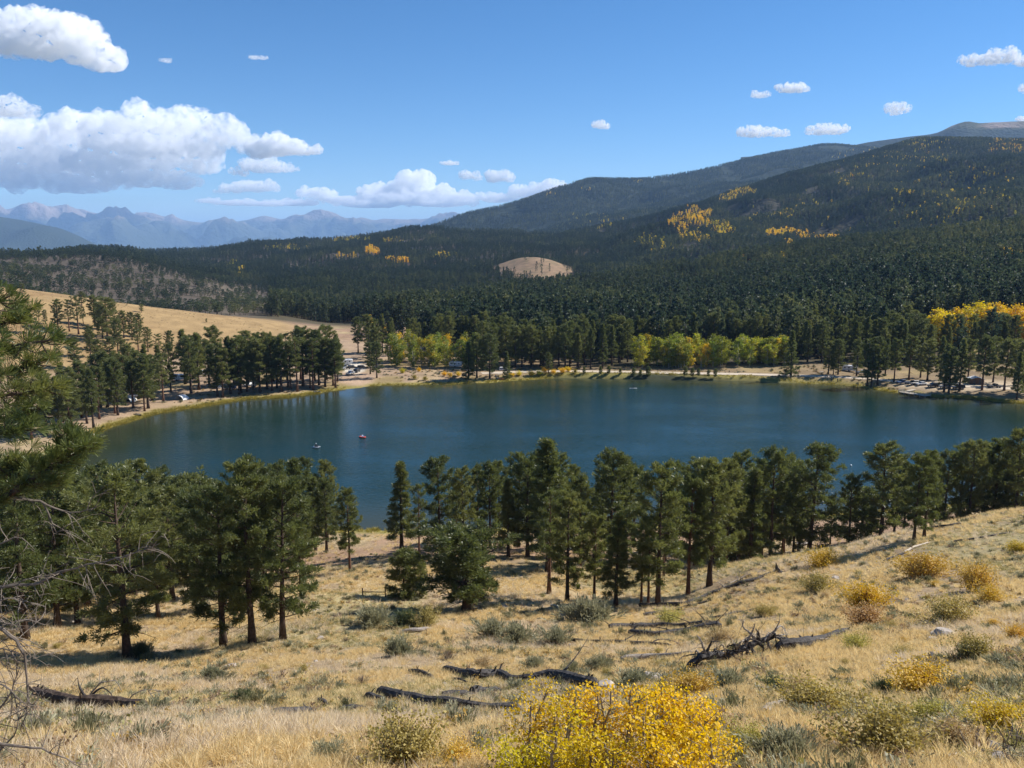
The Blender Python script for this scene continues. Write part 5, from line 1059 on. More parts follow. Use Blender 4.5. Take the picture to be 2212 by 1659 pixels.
fallen_log([(1954,1195),(1980,1183),(2008,1173)], 0.10, 0.08, 'palewood', 'pale upper half of the broken log below the twin pines', 1)
fallen_log([(1955,1152),(2000,1143),(2050,1137),(2091,1130)], 0.13, 0.10, 'char', 'charred log on the crest right of the twin pines', 2)
fallen_log([(2060,1172),(2120,1162),(2180,1152)], 0.10, 0.06, 'char', 'thin dark log on the crest near the right edge', 1)
fallen_log([(1818,1493),(1850,1489),(1888,1481)], 0.04, 0.025, 'palewood', 'curved white stick right of the collapsed dead tree', 1)
fallen_log([(1652,1548),(1680,1538),(1700,1530)], 0.16, 0.15, 'deadwood', 'grey log end poking from under the broad olive bush', 0)
fallen_log([(2047,1640),(2110,1628),(2170,1630)], 0.03, 0.02, 'palewood', 'pale fallen stick in the lower right corner', 1)
fallen_log([(2010,1420),(2014,1436)], 0.13, 0.10, 'char', 'short charred stump on the slope below the tan boulder', 1)
fallen_log([(868,1368),(900,1366),(930,1360)], 0.16, 0.13, 'deadwood', 'weathered grey log in the grass below the low wide pine', 1)
fallen_log([(1190,1150 + 160),(1205,1312)], 0.10, 0.08, 'palewood', 'small pale log end near the straight pine', 0)
# a standing charred stump
b = ground_at(1681, 1236, 9, 200); e = empty('burnt_stump', b); s = MB(); s.tube([(0, 0, -.1), (-.05, 0, .25), (-.2, 0, .6), (-.32, 0, 1.2)], [.55, .3, .16, .02], 7, True, .2); s.build('trunk', M['char'], e)
for k in range(4):
    a = k * 1.6 + .4; s = MB(); s.tube([(0, 0, .12), (.45 * math.cos(a), .45 * math.sin(a), .06), (.8 * math.cos(a), .8 * math.sin(a), -.05)], [.16, .10, .03], 5); s.build('root', M['char'], e)
tag(e, 'horn-shaped charred stump at the upper end of the longest log', 'stump', 'burnt and fallen timber')
# the collapsed dead tree
def branch_tube(mb, px, Y, r0, r1, g, seg=6, sub=True, k=2):
    P = np.array([at(u, v, Y + dy)[:] for u, v, dy in px]); P = resample(P, 0.22); n = len(P)
    if n > 4: P[1:-1] += g.normal(0, 0.012, (n - 2, 3))
    mb.tube(P, np.linspace(r0, r1, n) * (1 + .1 * g.normal(0, 1, n)), seg, True, 0.1)
    if sub:
        for j in range(k):
            q = P[int(g.integers(n // 3, n))]; d = g.normal(0, 1, 3) * 0.32; mb.tube([q, q + d * .5 + [0, 0, .03], q + d * .9, q + d * 1.2 + [0, 0, -.1]], [max(r1, .012), .012, .008, .003], 4, False)
bz = ground_at(1481, 1456, 9, 100); Yd = bz.y
e = empty('dead_tree', bz); o_ = np.array(bz[:])
def dead_part(nm, px, r0, r1, mat='char', k=2):
    m_ = MB(); branch_tube(m_, px, Yd, r0, r1, gl, 7, True, k); m_.v = [v - o_ for v in m_.v]; m_.build(nm, M[mat], e)
dead_part('trunk', [(1481,1453,0),(1498,1432,.1),(1515,1419,.2),(1540,1414,.5),(1568,1416,.8),(1590,1408,1.0),(1608,1399,1.2),(1635,1388,1.5),(1671,1374,2.0)], .24, .14, k=0)
for px in [[(1608,1399,1.2),(1618,1378,1.3),(1628,1362,1.4),(1631,1347,1.4)],[(1568,1416,.8),(1562,1432,.6),(1545,1442,.5),(1530,1440,.4)],[(1600,1405,1),(1606,1425,.9),(1604,1440,.8),(1598,1450,.7)],[(1612,1400,1.1),(1618,1420,.9),(1622,1440,.8),(1628,1455,.7)],
           [(1620,1395,1.2),(1632,1415,1),(1644,1436,.8),(1652,1452,.6)],[(1635,1388,1.5),(1650,1400,1.5),(1640,1420,1.5)],[(1671,1374,2),(1685,1380,2),(1698,1392,1.9),(1706,1402,1.8)],[(1671,1374,2),(1700,1380,2.4),(1725,1384,2.6),(1760,1382,3),(1775,1388,3)],
           [(1706,1402,1.8),(1720,1415,1.6),(1735,1420,1.5),(1748,1427,1.4)],[(1735,1420,1.5),(1712,1428,1.4),(1692,1438,1.3),(1682,1446,1.2)],[(1590,1408,1),(1575,1420,.9),(1572,1436,.8),(1580,1446,.7)],[(1635,1388,1.5),(1622,1368,1.6),(1604,1352,1.6),(1606,1342,1.6)],
           [(1525,1418,.3),(1520,1400,.3),(1514,1384,.3),(1505,1372,.3)],[(1530,1416,.4),(1528,1402,.4),(1536,1390,.4),(1540,1376,.5)],[(1650,1382,1.7),(1668,1368,1.8),(1680,1352,1.8),(1684,1342,1.8)],[(1608,1399,1.2),(1590,1392,1.3),(1570,1396,1.3)],[(1640,1386,1.5),(1640,1370,1.5),(1632,1358,1.5)],[(1600,1403,1),(1586,1416,.8),(1560,1424,.6),(1548,1436,.4)],[(1655,1380,1.8),(1662,1396,1.7),(1668,1410,1.6)],[(1625,1394,1.3),(1612,1412,1.1),(1612,1434,1),(1616,1446,.9)]]:
    dead_part('branch', px, .10, .022, 'char' if gl.random() < .75 else 'deadwood', 6)
ax_ = [(1515,1419,.2),(1540,1414,.5),(1568,1416,.8),(1590,1408,1.0),(1608,1399,1.2),(1635,1388,1.5),(1671,1374,2.0)]
for i in range(22):
    u0, v0, d0 = ax_[int(gl.integers(0, 7))]; a_ = gl.uniform(0, 6.28); l_ = gl.uniform(18, 52); cu = gl.normal(0, 14)
    dead_part('branch', [(u0, v0, d0), (u0 + math.cos(a_) * l_ * .5 + cu * .5, v0 - abs(math.sin(a_)) * l_ * .45, d0 + gl.normal(0, .3)), (u0 + math.cos(a_) * l_ + cu, v0 - math.sin(a_) * l_ * .6 + 6, d0 + gl.normal(0, .5)), (u0 + math.cos(a_) * l_ * 1.15 + cu * 1.6, v0 - math.sin(a_) * l_ * .5 + 20, d0 + gl.normal(0, .5))], .055, .012, 'char' if gl.random() < .6 else 'deadwood', 4)
tag(e, 'collapsed dead tree with a tangle of charred arching branches on the slope', 'dead tree')
# arching limbs on the big fallen log
lb = ground_at(190, 1526, 9, 100); e = empty('broken_branch', lb); o_ = np.array(lb[:]); Yd = lb.y
for px, r in [([(196,1518,0),(182,1500,0),(170,1480,.1),(168,1464,.1)], .10),([(188,1512,.2),(205,1488,.2),(225,1472,.2),(248,1470,.3),(262,1492,.3)], .04),([(200,1500,.1),(222,1485,.1),(238,1496,.1),(245,1510,.1)], .05),([(272,1520,.2),(290,1500,.2),(315,1490,.3),(350,1492,.3)], .035),([(320,1490,.3),(328,1504,.3),(338,1516,.3)], .02)]:
    dead_part('branch', px, r, .015, 'char' if r > .045 else 'deadwood', 2)
tag(e, 'bare arching limbs broken off over the big fallen log', 'branch', 'burnt and fallen timber')
# stones
def rock(u, v, w, lab, flat=0.6, mat='rock'):
    b = ground_at(u, v, 9, 200); s = w * math.hypot(b.y, EYE - b.z) / 1805 / 2; bm = bmesh.new(); bmesh.ops.create_icosphere(bm, subdivisions=3, radius=1.0)
    for vt in bm.verts:
        d = Vector(vt.co); k = 1 + 0.5 * float(fbm(np.array([d.x * 1.1 + u]), np.array([d.y * 1.1 + d.z * 2 + v]), 3)[0]); d *= k; d.z = max(d.z, -.35); d.z = min(d.z, .75 + .25 * d.x); vt.co = (d.x * s, d.y * s, d.z * s * flat)
    me = bpy.data.meshes.new('boulder'); bm.to_mesh(me); bm.free(); me.materials.append(M[mat]); o = link('boulder', me, loc=b, rot=(0, 0, u)); tag(o, lab, 'rock', 'stones on the slope')
for a in [(2040,1376,46,'tan wedge-shaped boulder on bare soil at the right of the slope',.9),(1306,1492,48,'grey boulder at the end of the long winding log',.9),(1412,1470,44,'dark boulder behind the dense orange bush',.8),(2015,1382,22,'small dark stone beside the tan boulder'),(1734,1177,22,'flat pale stone on the crest of the open slope'),(1806,1250,16,'small pale stone in the middle of the open slope'),
          (1090,1312,16,'small white stone behind the low wide pine\'s grass'),(693,1380,18,'pointed dark stone beside the last front pine'),(498,1443,26,'flat dark stone in the straw before the front pines'),(620,1572,18,'white stone below the short straight log'),(1540,1530,24,'pale stone hidden between the orange bush and the aspen'),(1600,1536,28,'pale flat stone right of the golden aspen'),(1080,1625,20,'pale stone left of the aspen'),(960,1590,14,'little dark stone in the short green patch')]: rock(*a)
# small rail fence
b = ground_at(808, 1289, 20, 200); e = empty('rail_fence', b); 
for sx in (-1, 1): s = MB(); s.box((sx * 1.35, 0, .5), (.12, .12, 1.2)); s.build('post', M['bark_red'], e, bevel=.01)
s = MB(); s.tube([(-1.4, .0, .62), (1.4, 0, .58)], [.055, .05], 7); s.build('rail', M['bark_red'], e)
tag(e, 'little wooden rail between two posts in the straw left of the young pines', 'fence')

# ------------------------------------------------------------------ golden aspens right in front
for i, (u, Y, H, lab, tint, seed) in enumerate([(1200,15.0,2.0,'leftmost stem clump of the golden aspen thicket at the lower edge',(1,.95,1),1),(1330,14.4,2.15,'golden aspen sapling in the middle of the thicket at the lower edge',(1,1,1),2),(1440,14.6,1.85,'golden aspen sapling just right of the thicket\'s middle',(1,1.04,1),3),(1545,14.0,1.45,'rightmost golden aspen sapling of the thicket at the lower edge',(1,1.02,1),4),(1120,13.2,1.15,'low aspen shoot at the left foot of the golden thicket',(.8,.95,1),5),(1270,12.8,1.6,'front aspen shoot half below the lower edge',(.95,1,1),6),(1480,12.6,1.5,'front right aspen shoot half below the lower edge',(1,1,1),7)]):
    J, V, F = aspen_parts(700 + seed, H=H, Rm=0.52, c0=0.15, n=2600, size=0.056, stems=6, trunk_r=0.028)
    b = ground_x(u, Y); b.z = H1(b.x, b.y); e = empty('aspen_sapling', b, i * 1.3); link('stems', J.mesh('stems', [M['deadwood']]), e); c = link('crown', mesh_np('crown', V, F, [M['aspen_gold']]), e); c.color = (*tint, 1)
    tag(e, lab, 'tree', 'golden aspen thicket in the foreground')

# ------------------------------------------------------------------ the pine right beside the viewer, reaching in from the left
YN = 10.5; tb = ground_x(-190, YN); e = empty('pine_tree', tb); o_ = np.array(tb[:]); gn = np.random.default_rng(31)
tz = np.linspace(-0.3, 9.0, 12); s = MB(); s.tube(np.stack([.15 * np.sin(tz / 4), .1 * np.cos(tz / 5), tz], 1), .26 * (1 - tz / 9.4) + .02, 10, True, .08); s.build('trunk', M['bark'], e, smooth=True)
def live_branch(px, r0, tufts, Yo=0.0, dens=1.0):
    P = resample(np.array([at(u, v, YN + Yo + dy)[:] for u, v, dy in px]), 0.12) - o_; n = len(P)
    m_ = MB(); m_.tube(P, np.linspace(r0, .008, n), 6, False); T, D = [], []
    nt = int(tufts)
    for i in range(nt):
        f = gn.uniform(0.25, 1.0) ** 0.7; k = min(n - 2, int(f * (n - 1))); t = unit(P[k + 1] - P[k]); side = unit(gn.normal(0, 1, 3) * [1, 1, .6] + t * .9); l = gn.uniform(.05, .26)
        q = P[k] + side * l; m_.tube([P[k], P[k] + side * l * .5 + [0, 0, -.02], q], [.010, .008, .006], 4, False); T.append(q); D.append(unit(side * .6 + t * .5 + [0, 0, .35]))
    T.append(P[-1]); D.append(unit(P[-1] - P[-3])); b_ = m_.build('branch', M['bark'], e)
    T = np.array(T); D = np.array(D); V, F = sprays(T, D, 0.15, 0.0045, 52, gn, 0.50); link('needles', mesh_np('needles', V, F, [M['needles_near']]), b_)
for px, r, nt in [([(-190,700,0),(-90,680,-.2),(-20,660,-.3),(20,640,-.3)],.05,26),([(-190,735,0),(-60,715,.2),(30,690,.3),(62,672,.3)],.05,34),([(-190,790,0),(-60,765,-.3),(40,745,-.4),(108,735,-.5)],.055,44),([(-190,830,0),(-80,820,.3),(30,800,.4),(92,775,.4)],.05,40),([(-190,870,0),(-60,862,-.2),(40,850,-.3),(120,840,-.4)],.055,46),
                  ([(-190,910,0),(-60,905,.3),(30,900,.3),(90,880,.4)],.05,40),([(-190,960,0),(-80,945,-.3),(20,930,-.3),(78,928,-.3)],.05,36),([(-190,1120,0),(-60,1098,0),(0,1078,0),(50,1048,-.1),(82,1026,-.1),(125,1002,-.2),(165,975,-.2),(198,955,-.3)],.075,78),([(-190,1010,0),(-80,1015,.2),(10,1010,.3),(60,990,.3)],.05,34),([(82,1026,-.1),(120,990,0),(150,955,.1),(160,935,.1)],.03,34),([(0,1078,0),(20,1040,.2),(50,1015,.3),(75,1005,.3)],.03,24),([(50,1048,-.1),(95,1042,-.2),(128,1038,-.2)],.025,14)]:
    live_branch(px, r, nt)
for i in range(16):                         # boughs on the sides turned away
    a_ = gn.uniform(math.pi * .55, math.pi * 1.55); l_ = gn.uniform(.8, 1.7); z_ = gn.uniform(3.0, 8.2); l_ *= 1.1 - z_ / 11; c_ = Vector(tb) + Vector((0, 0, z_)); q_ = []
    for t_ in (0, .4, .8, 1.0): q_.append(np.array((c_ + Vector((math.cos(a_) * l_ * t_, math.sin(a_) * l_ * t_, .15 * t_ * l_)))[:]) - o_)
    m_ = MB(); m_.tube(q_, [.035, .028, .018, .01], 5, False); b_ = m_.build('branch', M['bark'], e); T = np.array([q_[1 + k % 3] + gn.normal(0, .16, 3) for k in range(16)]); D = np.tile(unit(np.array([math.cos(a_), math.sin(a_), .4]))[None], (16, 1)); V, F = sprays(T, D, 0.15, 0.0045, 52, gn, 0.50); link('needles', mesh_np('needles', V, F, [M['needles_near']]), b_)
def dead_branch(px, r0, k, Yo=0.0, mat='twig'):
    P = resample(np.array([at(u, v, YN + Yo + dy)[:] for u, v, dy in px]), 0.10) - o_; n = len(P); P[2:-1] += gn.normal(0, .008, (n - 3, 3)); m_ = MB(); m_.tube(P, np.linspace(r0, .005, n), 6, False, .1)
    for j in range(k):
        i = int(n * gn.uniform(.12, .98)); i = min(n - 2, i); t = unit(P[i + 1] - P[i]); d = unit(gn.normal(0, 1, 3) * [1, .6, 1] + t * .8); l = gn.uniform(.15, .75) * (1 - .3 * i / n); q = [P[i]]; c = gn.normal(0, .5, 3) + [0, 0, -.35]
        for s_ in range(6): d = unit(d + c * .17 + gn.normal(0, .10, 3)); q.append(q[-1] + d * l / 6)
        m_.tube(q, np.linspace(.0075, .002, 7), 4, False)
        for w in range(int(gn.integers(1, 4))):
            p0 = q[int(gn.integers(2, 6))]; d2 = unit(d + gn.normal(0, .9, 3)) * gn.uniform(.06, .28); m_.tube([p0, p0 + d2 * .55 + [0, 0, .01], p0 + d2 + [0, 0, -.02]], [.0045, .003, .0015], 3, False)
    m_.build('dead_branch', M[mat], e)
for px, r, k in [([(-190,1110,0),(-60,1080,0),(0,1072,0),(45,1078,0),(92,1086,.1),(125,1100,.1),(154,1107,.1),(190,1102,.1),(218,1090,.1)],.032,16),([(-190,1300,0),(-60,1275,0),(0,1268,0),(74,1262,0),(124,1239,-.1),(178,1222,-.2),(248,1208,-.2),(300,1190,-.2),(345,1174,-.2)],.030,44),([(-190,1250,.2),(-60,1210,.2),(0,1175,.3),(40,1160,.3),(75,1188,.3)],.02,12),([(92,1086,.1),(110,1120,.1),(120,1150,.1),(138,1138,.1)],.012,6),
                 ([(-190,1330,-.4),(-60,1340,-.4),(0,1360,-.4),(33,1385,-.4),(55,1425,-.4),(60,1490,-.4),(50,1575,-.4)],.04,34),([(-190,1380,-.2),(-40,1320,-.2),(0,1300,-.2),(20,1290,-.2),(60,1310,-.2)],.03,26),([(-190,1450,-.6),(-60,1470,-.6),(0,1478,-.6),(30,1500,-.6),(38,1540,-.6)],.03,24),([(-190,1560,-.8),(-60,1590,-.8),(20,1609,-.8),(60,1612,-.8),(100,1620,-.8),(140,1638,-.8),(175,1658,-.8)],.035,16),
                 ([(-190,1480,-.5),(-60,1420,-.5),(10,1400,-.5),(40,1410,-.5)],.03,22),([(-190,1600,-.3),(-60,1560,-.3),(0,1530,-.3),(30,1480,-.3),(40,1430,-.3)],.03,24),([(-190,1640,-.5),(-40,1640,-.5),(20,1600,-.5),(45,1540,-.5)],.03,22),([(-190,1320,.1),(-30,1330,.1),(20,1350,.1),(60,1340,.1),(95,1350,.1)],.022,20)]:
    dead_branch(px, r, k)
tag(e, 'close pine at the left edge with sunlit needles and grey dead twigs', 'tree')
# bare twigs at the lower right corner
tb = ground_at(2190, 1655, 8, 60); e = empty('bare_shrub', tb); o_ = np.array(tb[:]); YN = tb.y
for px in [[(2190,1659,0),(2180,1620,0),(2165,1590,0),(2140,1570,0)],[(2185,1640,0),(2195,1600,.1),(2200,1575,.1)],[(2180,1620,0),(2178,1590,-.1),(2188,1572,-.1)],[(2196,1659,.1),(2215,1625,.1),(2222,1590,.1)]]: dead_branch(px, .014, 5)
tag(e, 'thin leafless shrub in the lower right corner', 'shrub')
# ------------------------------------------------------------------ the camp across the lake
PAINT = {k: mat_plain('paint_' + k, c, 0.35, 0.6, var=0.05, scale=1) for k, c in dict(white=(.80, .80, .78), black=(.025, .026, .03), blue=(.05, .08, .16), grey=(.22, .23, .24), red=(.45, .06, .05), silver=(.5, .51, .52), dark=(.05, .05, .055)).items()}
M['glass'] = mat_plain('dark_glass', (.03, .04, .05), .08, .8, var=.1); M['tyre'] = mat_plain('tyre_rubber', (.02, .02, .02), .9, .2); M['lamp'] = mat_plain('lamp_glass', (.75, .75, .72), .2, .7)
M['canvas'] = mat_plain('white_canvas', (.78, .77, .73), .8, .2, var=.06); M['skin'] = mat_plain('skin', (.42, .26, .18), .6, .3); M['rubber_red'] = mat_plain('red_boat', (.62, .07, .04), .4, .5, var=.1); M['planks'] = mat_plain('weathered_planks', (.46, .40, .32), .85, .2, var=.25, scale=6); M['roofwhite'] = mat_plain('pale_metal_roof', (.66, .65, .62), .5, .4); M['brownwall'] = mat_plain('brown_timber_wall', (.16, .10, .065), .85, .2, var=.25); M['steel'] = mat_plain('dark_steel', (.08, .08, .08), .5, .5, .5)
def heading(rz): return rz
def car(kind_, u, v, rz, paint, lab, grp='parked vehicles'):
    b = far_base(u, v)
    e = empty({'truck': 'pickup_truck', 'suv': 'parked_car', 'car': 'parked_car', 'van': 'camper_van'}[kind_], b, rz)
    L_, Hh, W_ = {'truck': (5.7, 1.85, 1.95), 'suv': (4.8, 1.8, 1.9), 'car': (4.5, 1.45, 1.8), 'van': (5.9, 2.5, 2.1)}[kind_]
    low = {'truck': [(-.5, .3), (-.5, .62), (-.08, .62), (.24, .60), (.47, .56), (.5, .3)], 'suv': [(-.5, .25), (-.5, .58), (-.3, .6), (.22, .58), (.46, .52), (.5, .25)], 'car': [(-.5, .25), (-.5, .62), (-.3, .66), (.2, .64), (.46, .54), (.5, .25)], 'van': [(-.5, .2), (-.5, .5), (.3, .5), (.46, .44), (.5, .2)]}[kind_]
    cab = {'truck': [(-.10, .62), (-.07, .97), (.12, 1.0), (.25, .60)], 'suv': [(-.5, .58), (-.46, .97), (.08, 1.0), (.23, .58)], 'car': [(-.38, .65), (-.22, .99), (.05, 1.0), (.22, .63)], 'van': [(-.5, .5), (-.5, .98), (.24, 1.0), (.38, .5)]}[kind_]
    m_ = MB(); m_.prism([(x * L_, z * Hh) for x, z in low], -W_ / 2, W_ / 2); body = m_.build('body', PAINT[paint], e, bevel=.07)
    m_ = MB(); m_.prism([(x * L_, z * Hh) for x, z in cab], -W_ / 2 * .86, W_ / 2 * .86); cb = m_.build('cabin', PAINT[paint], e, bevel=.05)
    xs = sorted(x for x, z in cab); cx = (cab[1][0] + cab[2][0]) / 2 * L_; 
    z0, z1 = cab[0][1] * Hh + .06, .95 * Hh
    for sy in (-1, 1):
        w = MB(); yy = sy * (W_ / 2 * .86 + .004); w.add([((cab[0][0] + .03) * L_, yy, z0), ((cab[3][0] - .045) * L_, yy, z0), ((cab[2][0] - .01) * L_, yy, z1 - .05), ((cab[1][0] + .02) * L_, yy, z1 - .05)], [(0, 1, 2, 3)]); w.build('side_window', M['glass'], cb)
    w = MB(); a, c_ = cab[3], cab[2]; w.add([(a[0] * L_ + .0, -W_ * .38, a[1] * Hh + .05), (a[0] * L_, W_ * .38, a[1] * Hh + .05), (c_[0] * L_ + .05, W_ * .36, c_[1] * Hh - .06), (c_[0] * L_ + .05, -W_ * .36, c_[1] * Hh - .06)], [(0, 1, 2, 3)]); w.v[0] += [.03, 0, .02]; w.build('windscreen', M['glass'], cb)
    for sx in (-.31, .31):
        for sy in (-1, 1):
            w = MB(); r = .36; a = np.linspace(0, 6.283, 14, endpoint=False); n = 14; yy = sy * (W_ / 2 - .1)
            w.tube([(sx * L_, yy - .12, r), (sx * L_, yy + .12, r)], [r, r], 14); t = w.build('wheel', M['tyre'], e); w = MB(); w.tube([(sx * L_, yy + sy * .11, r), (sx * L_, yy + sy * .135, r)], [.2, .19], 10); w.build('rim', PAINT['silver'], t)
    for sy in (-1, 1): w = MB(); w.box((L_ * .495, sy * W_ * .36, .47 * Hh), (.06, .3, .16)); w.build('headlight', M['lamp'], e)
    if kind_ == 'truck':
        w = MB(); w.box((-.3 * L_, 0, .625 * Hh), (.36 * L_, W_ * .8, .02)); w.build('truck_bed', M['steel'], e)
    tag(e, lab, 'van' if kind_ == 'van' else ('truck' if kind_ == 'truck' else 'car'), grp); return e
def trailer(u, v, rz, lab, L_=6.2, Hh=2.7, W_=2.3):
    b = far_base(u, v); e = empty('camper_trailer', b, rz)
    m_ = MB(); m_.prism([(-.5 * L_, .5), (-.5 * L_, Hh - .2), (-.45 * L_, Hh), (.44 * L_, Hh), (.5 * L_, Hh - .5), (.47 * L_, .9), (.42 * L_, .5)], -W_ / 2, W_ / 2); body = m_.build('body', PAINT['white'], e, bevel=.05)
    for sy in (-1, 1):
        for x in (-.33, -.05, .26): w = MB(); w.box((x * L_, sy * (W_ / 2 + .012), 1.75), (.85, .03, .55)); w.build('window', M['glass'], body)
        w = MB(); w.box((0, sy * (W_ / 2 + .008), .95), (L_ * .9, .02, .22)); w.build('stripe', PAINT['grey'], body)
        w = MB(); w.tube([(-.3, sy * (W_ / 2 - .2), .34), (-.3, sy * (W_ / 2 + .02), .34)], [.34, .34], 12); w.build('wheel', M['tyre'], e)
    w = MB(); w.box((.1 * L_, -W_ / 2 - .012, 1.4), (.62, .03, 1.65)); w.build('door', PAINT['silver'], body)
    for x in (-.22, .18): w = MB(); w.box((x * L_, 0, Hh + .13), (.8, .7, .24)); w.build('roof_unit', PAINT['silver'], e, bevel=.03)
    w = MB(); w.box((.58 * L_, 0, .5), (1.1, .12, .1)); w.build('tow_bar', M['steel'], e)
    tag(e, lab, 'trailer', 'camper trailers'); return e
car('truck', 1951, 829, R(190), 'blue', 'dark blue pickup, first of the row parked behind the fishing pier')
car('suv', 1972, 831, R(200), 'dark', 'dark car second in the row behind the fishing pier')
car('car', 1990, 832, R(195), 'silver', 'car with a glinting white bonnet in the row behind the fishing pier')
car('suv', 2016, 836, R(185), 'black', 'black car in the shade between two pines by the pier')
car('suv', 2042, 838, R(185), 'grey', 'grey car half hidden by a trunk near the brown hut')
car('suv', 2070, 840, R(180), 'black', 'dark off-roader left of the brown hut')
car('truck', 2148, 838, R(5), 'black', 'black pickup with a long bed right of the brown hut')
trailer(1836, 802, R(-35), 'white camper trailer in the clearing at the bend of the shore road')
car('truck', 1862, 808, R(-20), 'silver', 'silver pickup just in front of the white camper trailer')
car('truck', 757, 809, R(75), 'white', 'white pickup parked facing the sandy beach')
car('suv', 771, 804, R(80), 'black', 'dark car beside the white pickup at the beach')
car('suv', 762, 797, R(10), 'black', 'dark car crosswise behind the white pickup')
car('van', 741, 798, R(70), 'grey', 'grey van at the left side of the beach car park')
car('suv', 783, 797, R(5), 'dark', 'dark car at the back of the beach car park')
trailer(748, 788, R(10), 'white trailer at the back of the beach car park')
trailer(452, 812, R(15), 'white trailer half hidden by camp pines below the golden hill')
trailer(385, 822, R(5), 'white trailer under the leftmost tall camp pines', 6.8)
car('suv', 497, 841, R(170), 'blue', 'blue car under the camp pines by the shore')
car('truck', 540, 836, R(160), 'white', 'white pickup in the shade of the camp pines')
car('suv', 286, 858, R(190), 'white', 'white car beside the leftmost camp pines')
trailer(985, 793, R(-8), 'white trailer at the right end of the campground aspens')
car('suv', 1090, 801, R(0), 'white', 'white car between two trailers of the picnic ground')
# hut
b = far_base(2107, 829); e = empty('wooden_hut', b, R(-12)); m_ = MB(); m_.prism([(-2.6, -.1), (2.6, -.1), (2.6, 2.2), (0, 3.0), (-2.6, 2.2)], -2, 2); m_.build('wall', M['brownwall'], e)
for sx in (-1, 1):
    m_ = MB(); q = [(sx * 3.0, -2.5, 2.12), (0, -2.5, 3.06), (0, 2.5, 3.06), (sx * 3.0, 2.5, 2.12)]; m_.add(q + [(x, y, z + .09) for x, y, z in q], [(0, 1, 2, 3), (7, 6, 5, 4), (0, 4, 5, 1), (1, 5, 6, 2), (2, 6, 7, 3), (3, 7, 4, 0)]); m_.build('roof', M['roofwhite'], e)
for x in (-1.1, 1.1): m_ = MB(); m_.box((x, -2.02, .95), (.9, .06, 1.95)); d = m_.build('door', PAINT['dark'], e); m_ = MB(); m_.box((x + .32, -2.08, .95), (.05, .07, .14)); m_.build('handle', M['steel'], d)
m_ = MB(); m_.tube([(1.8, 1.0, 2.4), (1.8, 1.0, 3.9)], [.1, .1], 8); m_.build('vent_pipe', M['steel'], e)
tag(e, 'brown hut with a pale gabled roof by the parked vehicles', 'hut')
# fishing pier
p0 = on_z(1944, 851, 0); p1 = on_z(2003, 861, 0); ax = (p1 - p0); Lp = ax.length; az_ = math.atan2(ax.y, ax.x); e = empty('fishing_pier', (p0 + p1) / 2 + Vector((.8, 1.6, 0)), az_)
for k in range(int(Lp / .55)): m_ = MB(); m_.box((-Lp / 2 + .3 + k * .55, .6, .72), (.5, 3.6, .07)); m_.build('plank', M['planks'], e)
for x in np.linspace(-Lp / 2 + .15, Lp / 2 - .15, 6):
    for y in (-1.25, 2.45): m_ = MB(); m_.tube([(x, y, -1.6), (x, y, 1.75 if y < 0 or abs(x) > Lp / 2 - .3 else .7)], [.09, .08], 7); m_.build('post', M['planks'], e)
for z in (1.05, 1.36, 1.70): m_ = MB(); m_.box((0, -1.25, z), (Lp, .07, .14)); m_.build('rail', M['planks'], e)
for sx in (-1, 1):
    for z in (1.05, 1.36, 1.70): m_ = MB(); m_.box((sx * (Lp / 2 - .15), .6, z), (.07, 3.7, .14)); m_.build('rail', M['planks'], e)
m_ = MB(); m_.box((-Lp / 2 + 1.2, 5.0, .95), (1.6, 5.2, .08)); m_.build('gangway', M['planks'], e)
m_ = MB(); m_.box((0, -1.15, .5), (Lp, .12, .3)); m_.build('beam', M['brownwall'], e)
tag(e, 'wooden fishing pier with railings at the right shore', 'pier')
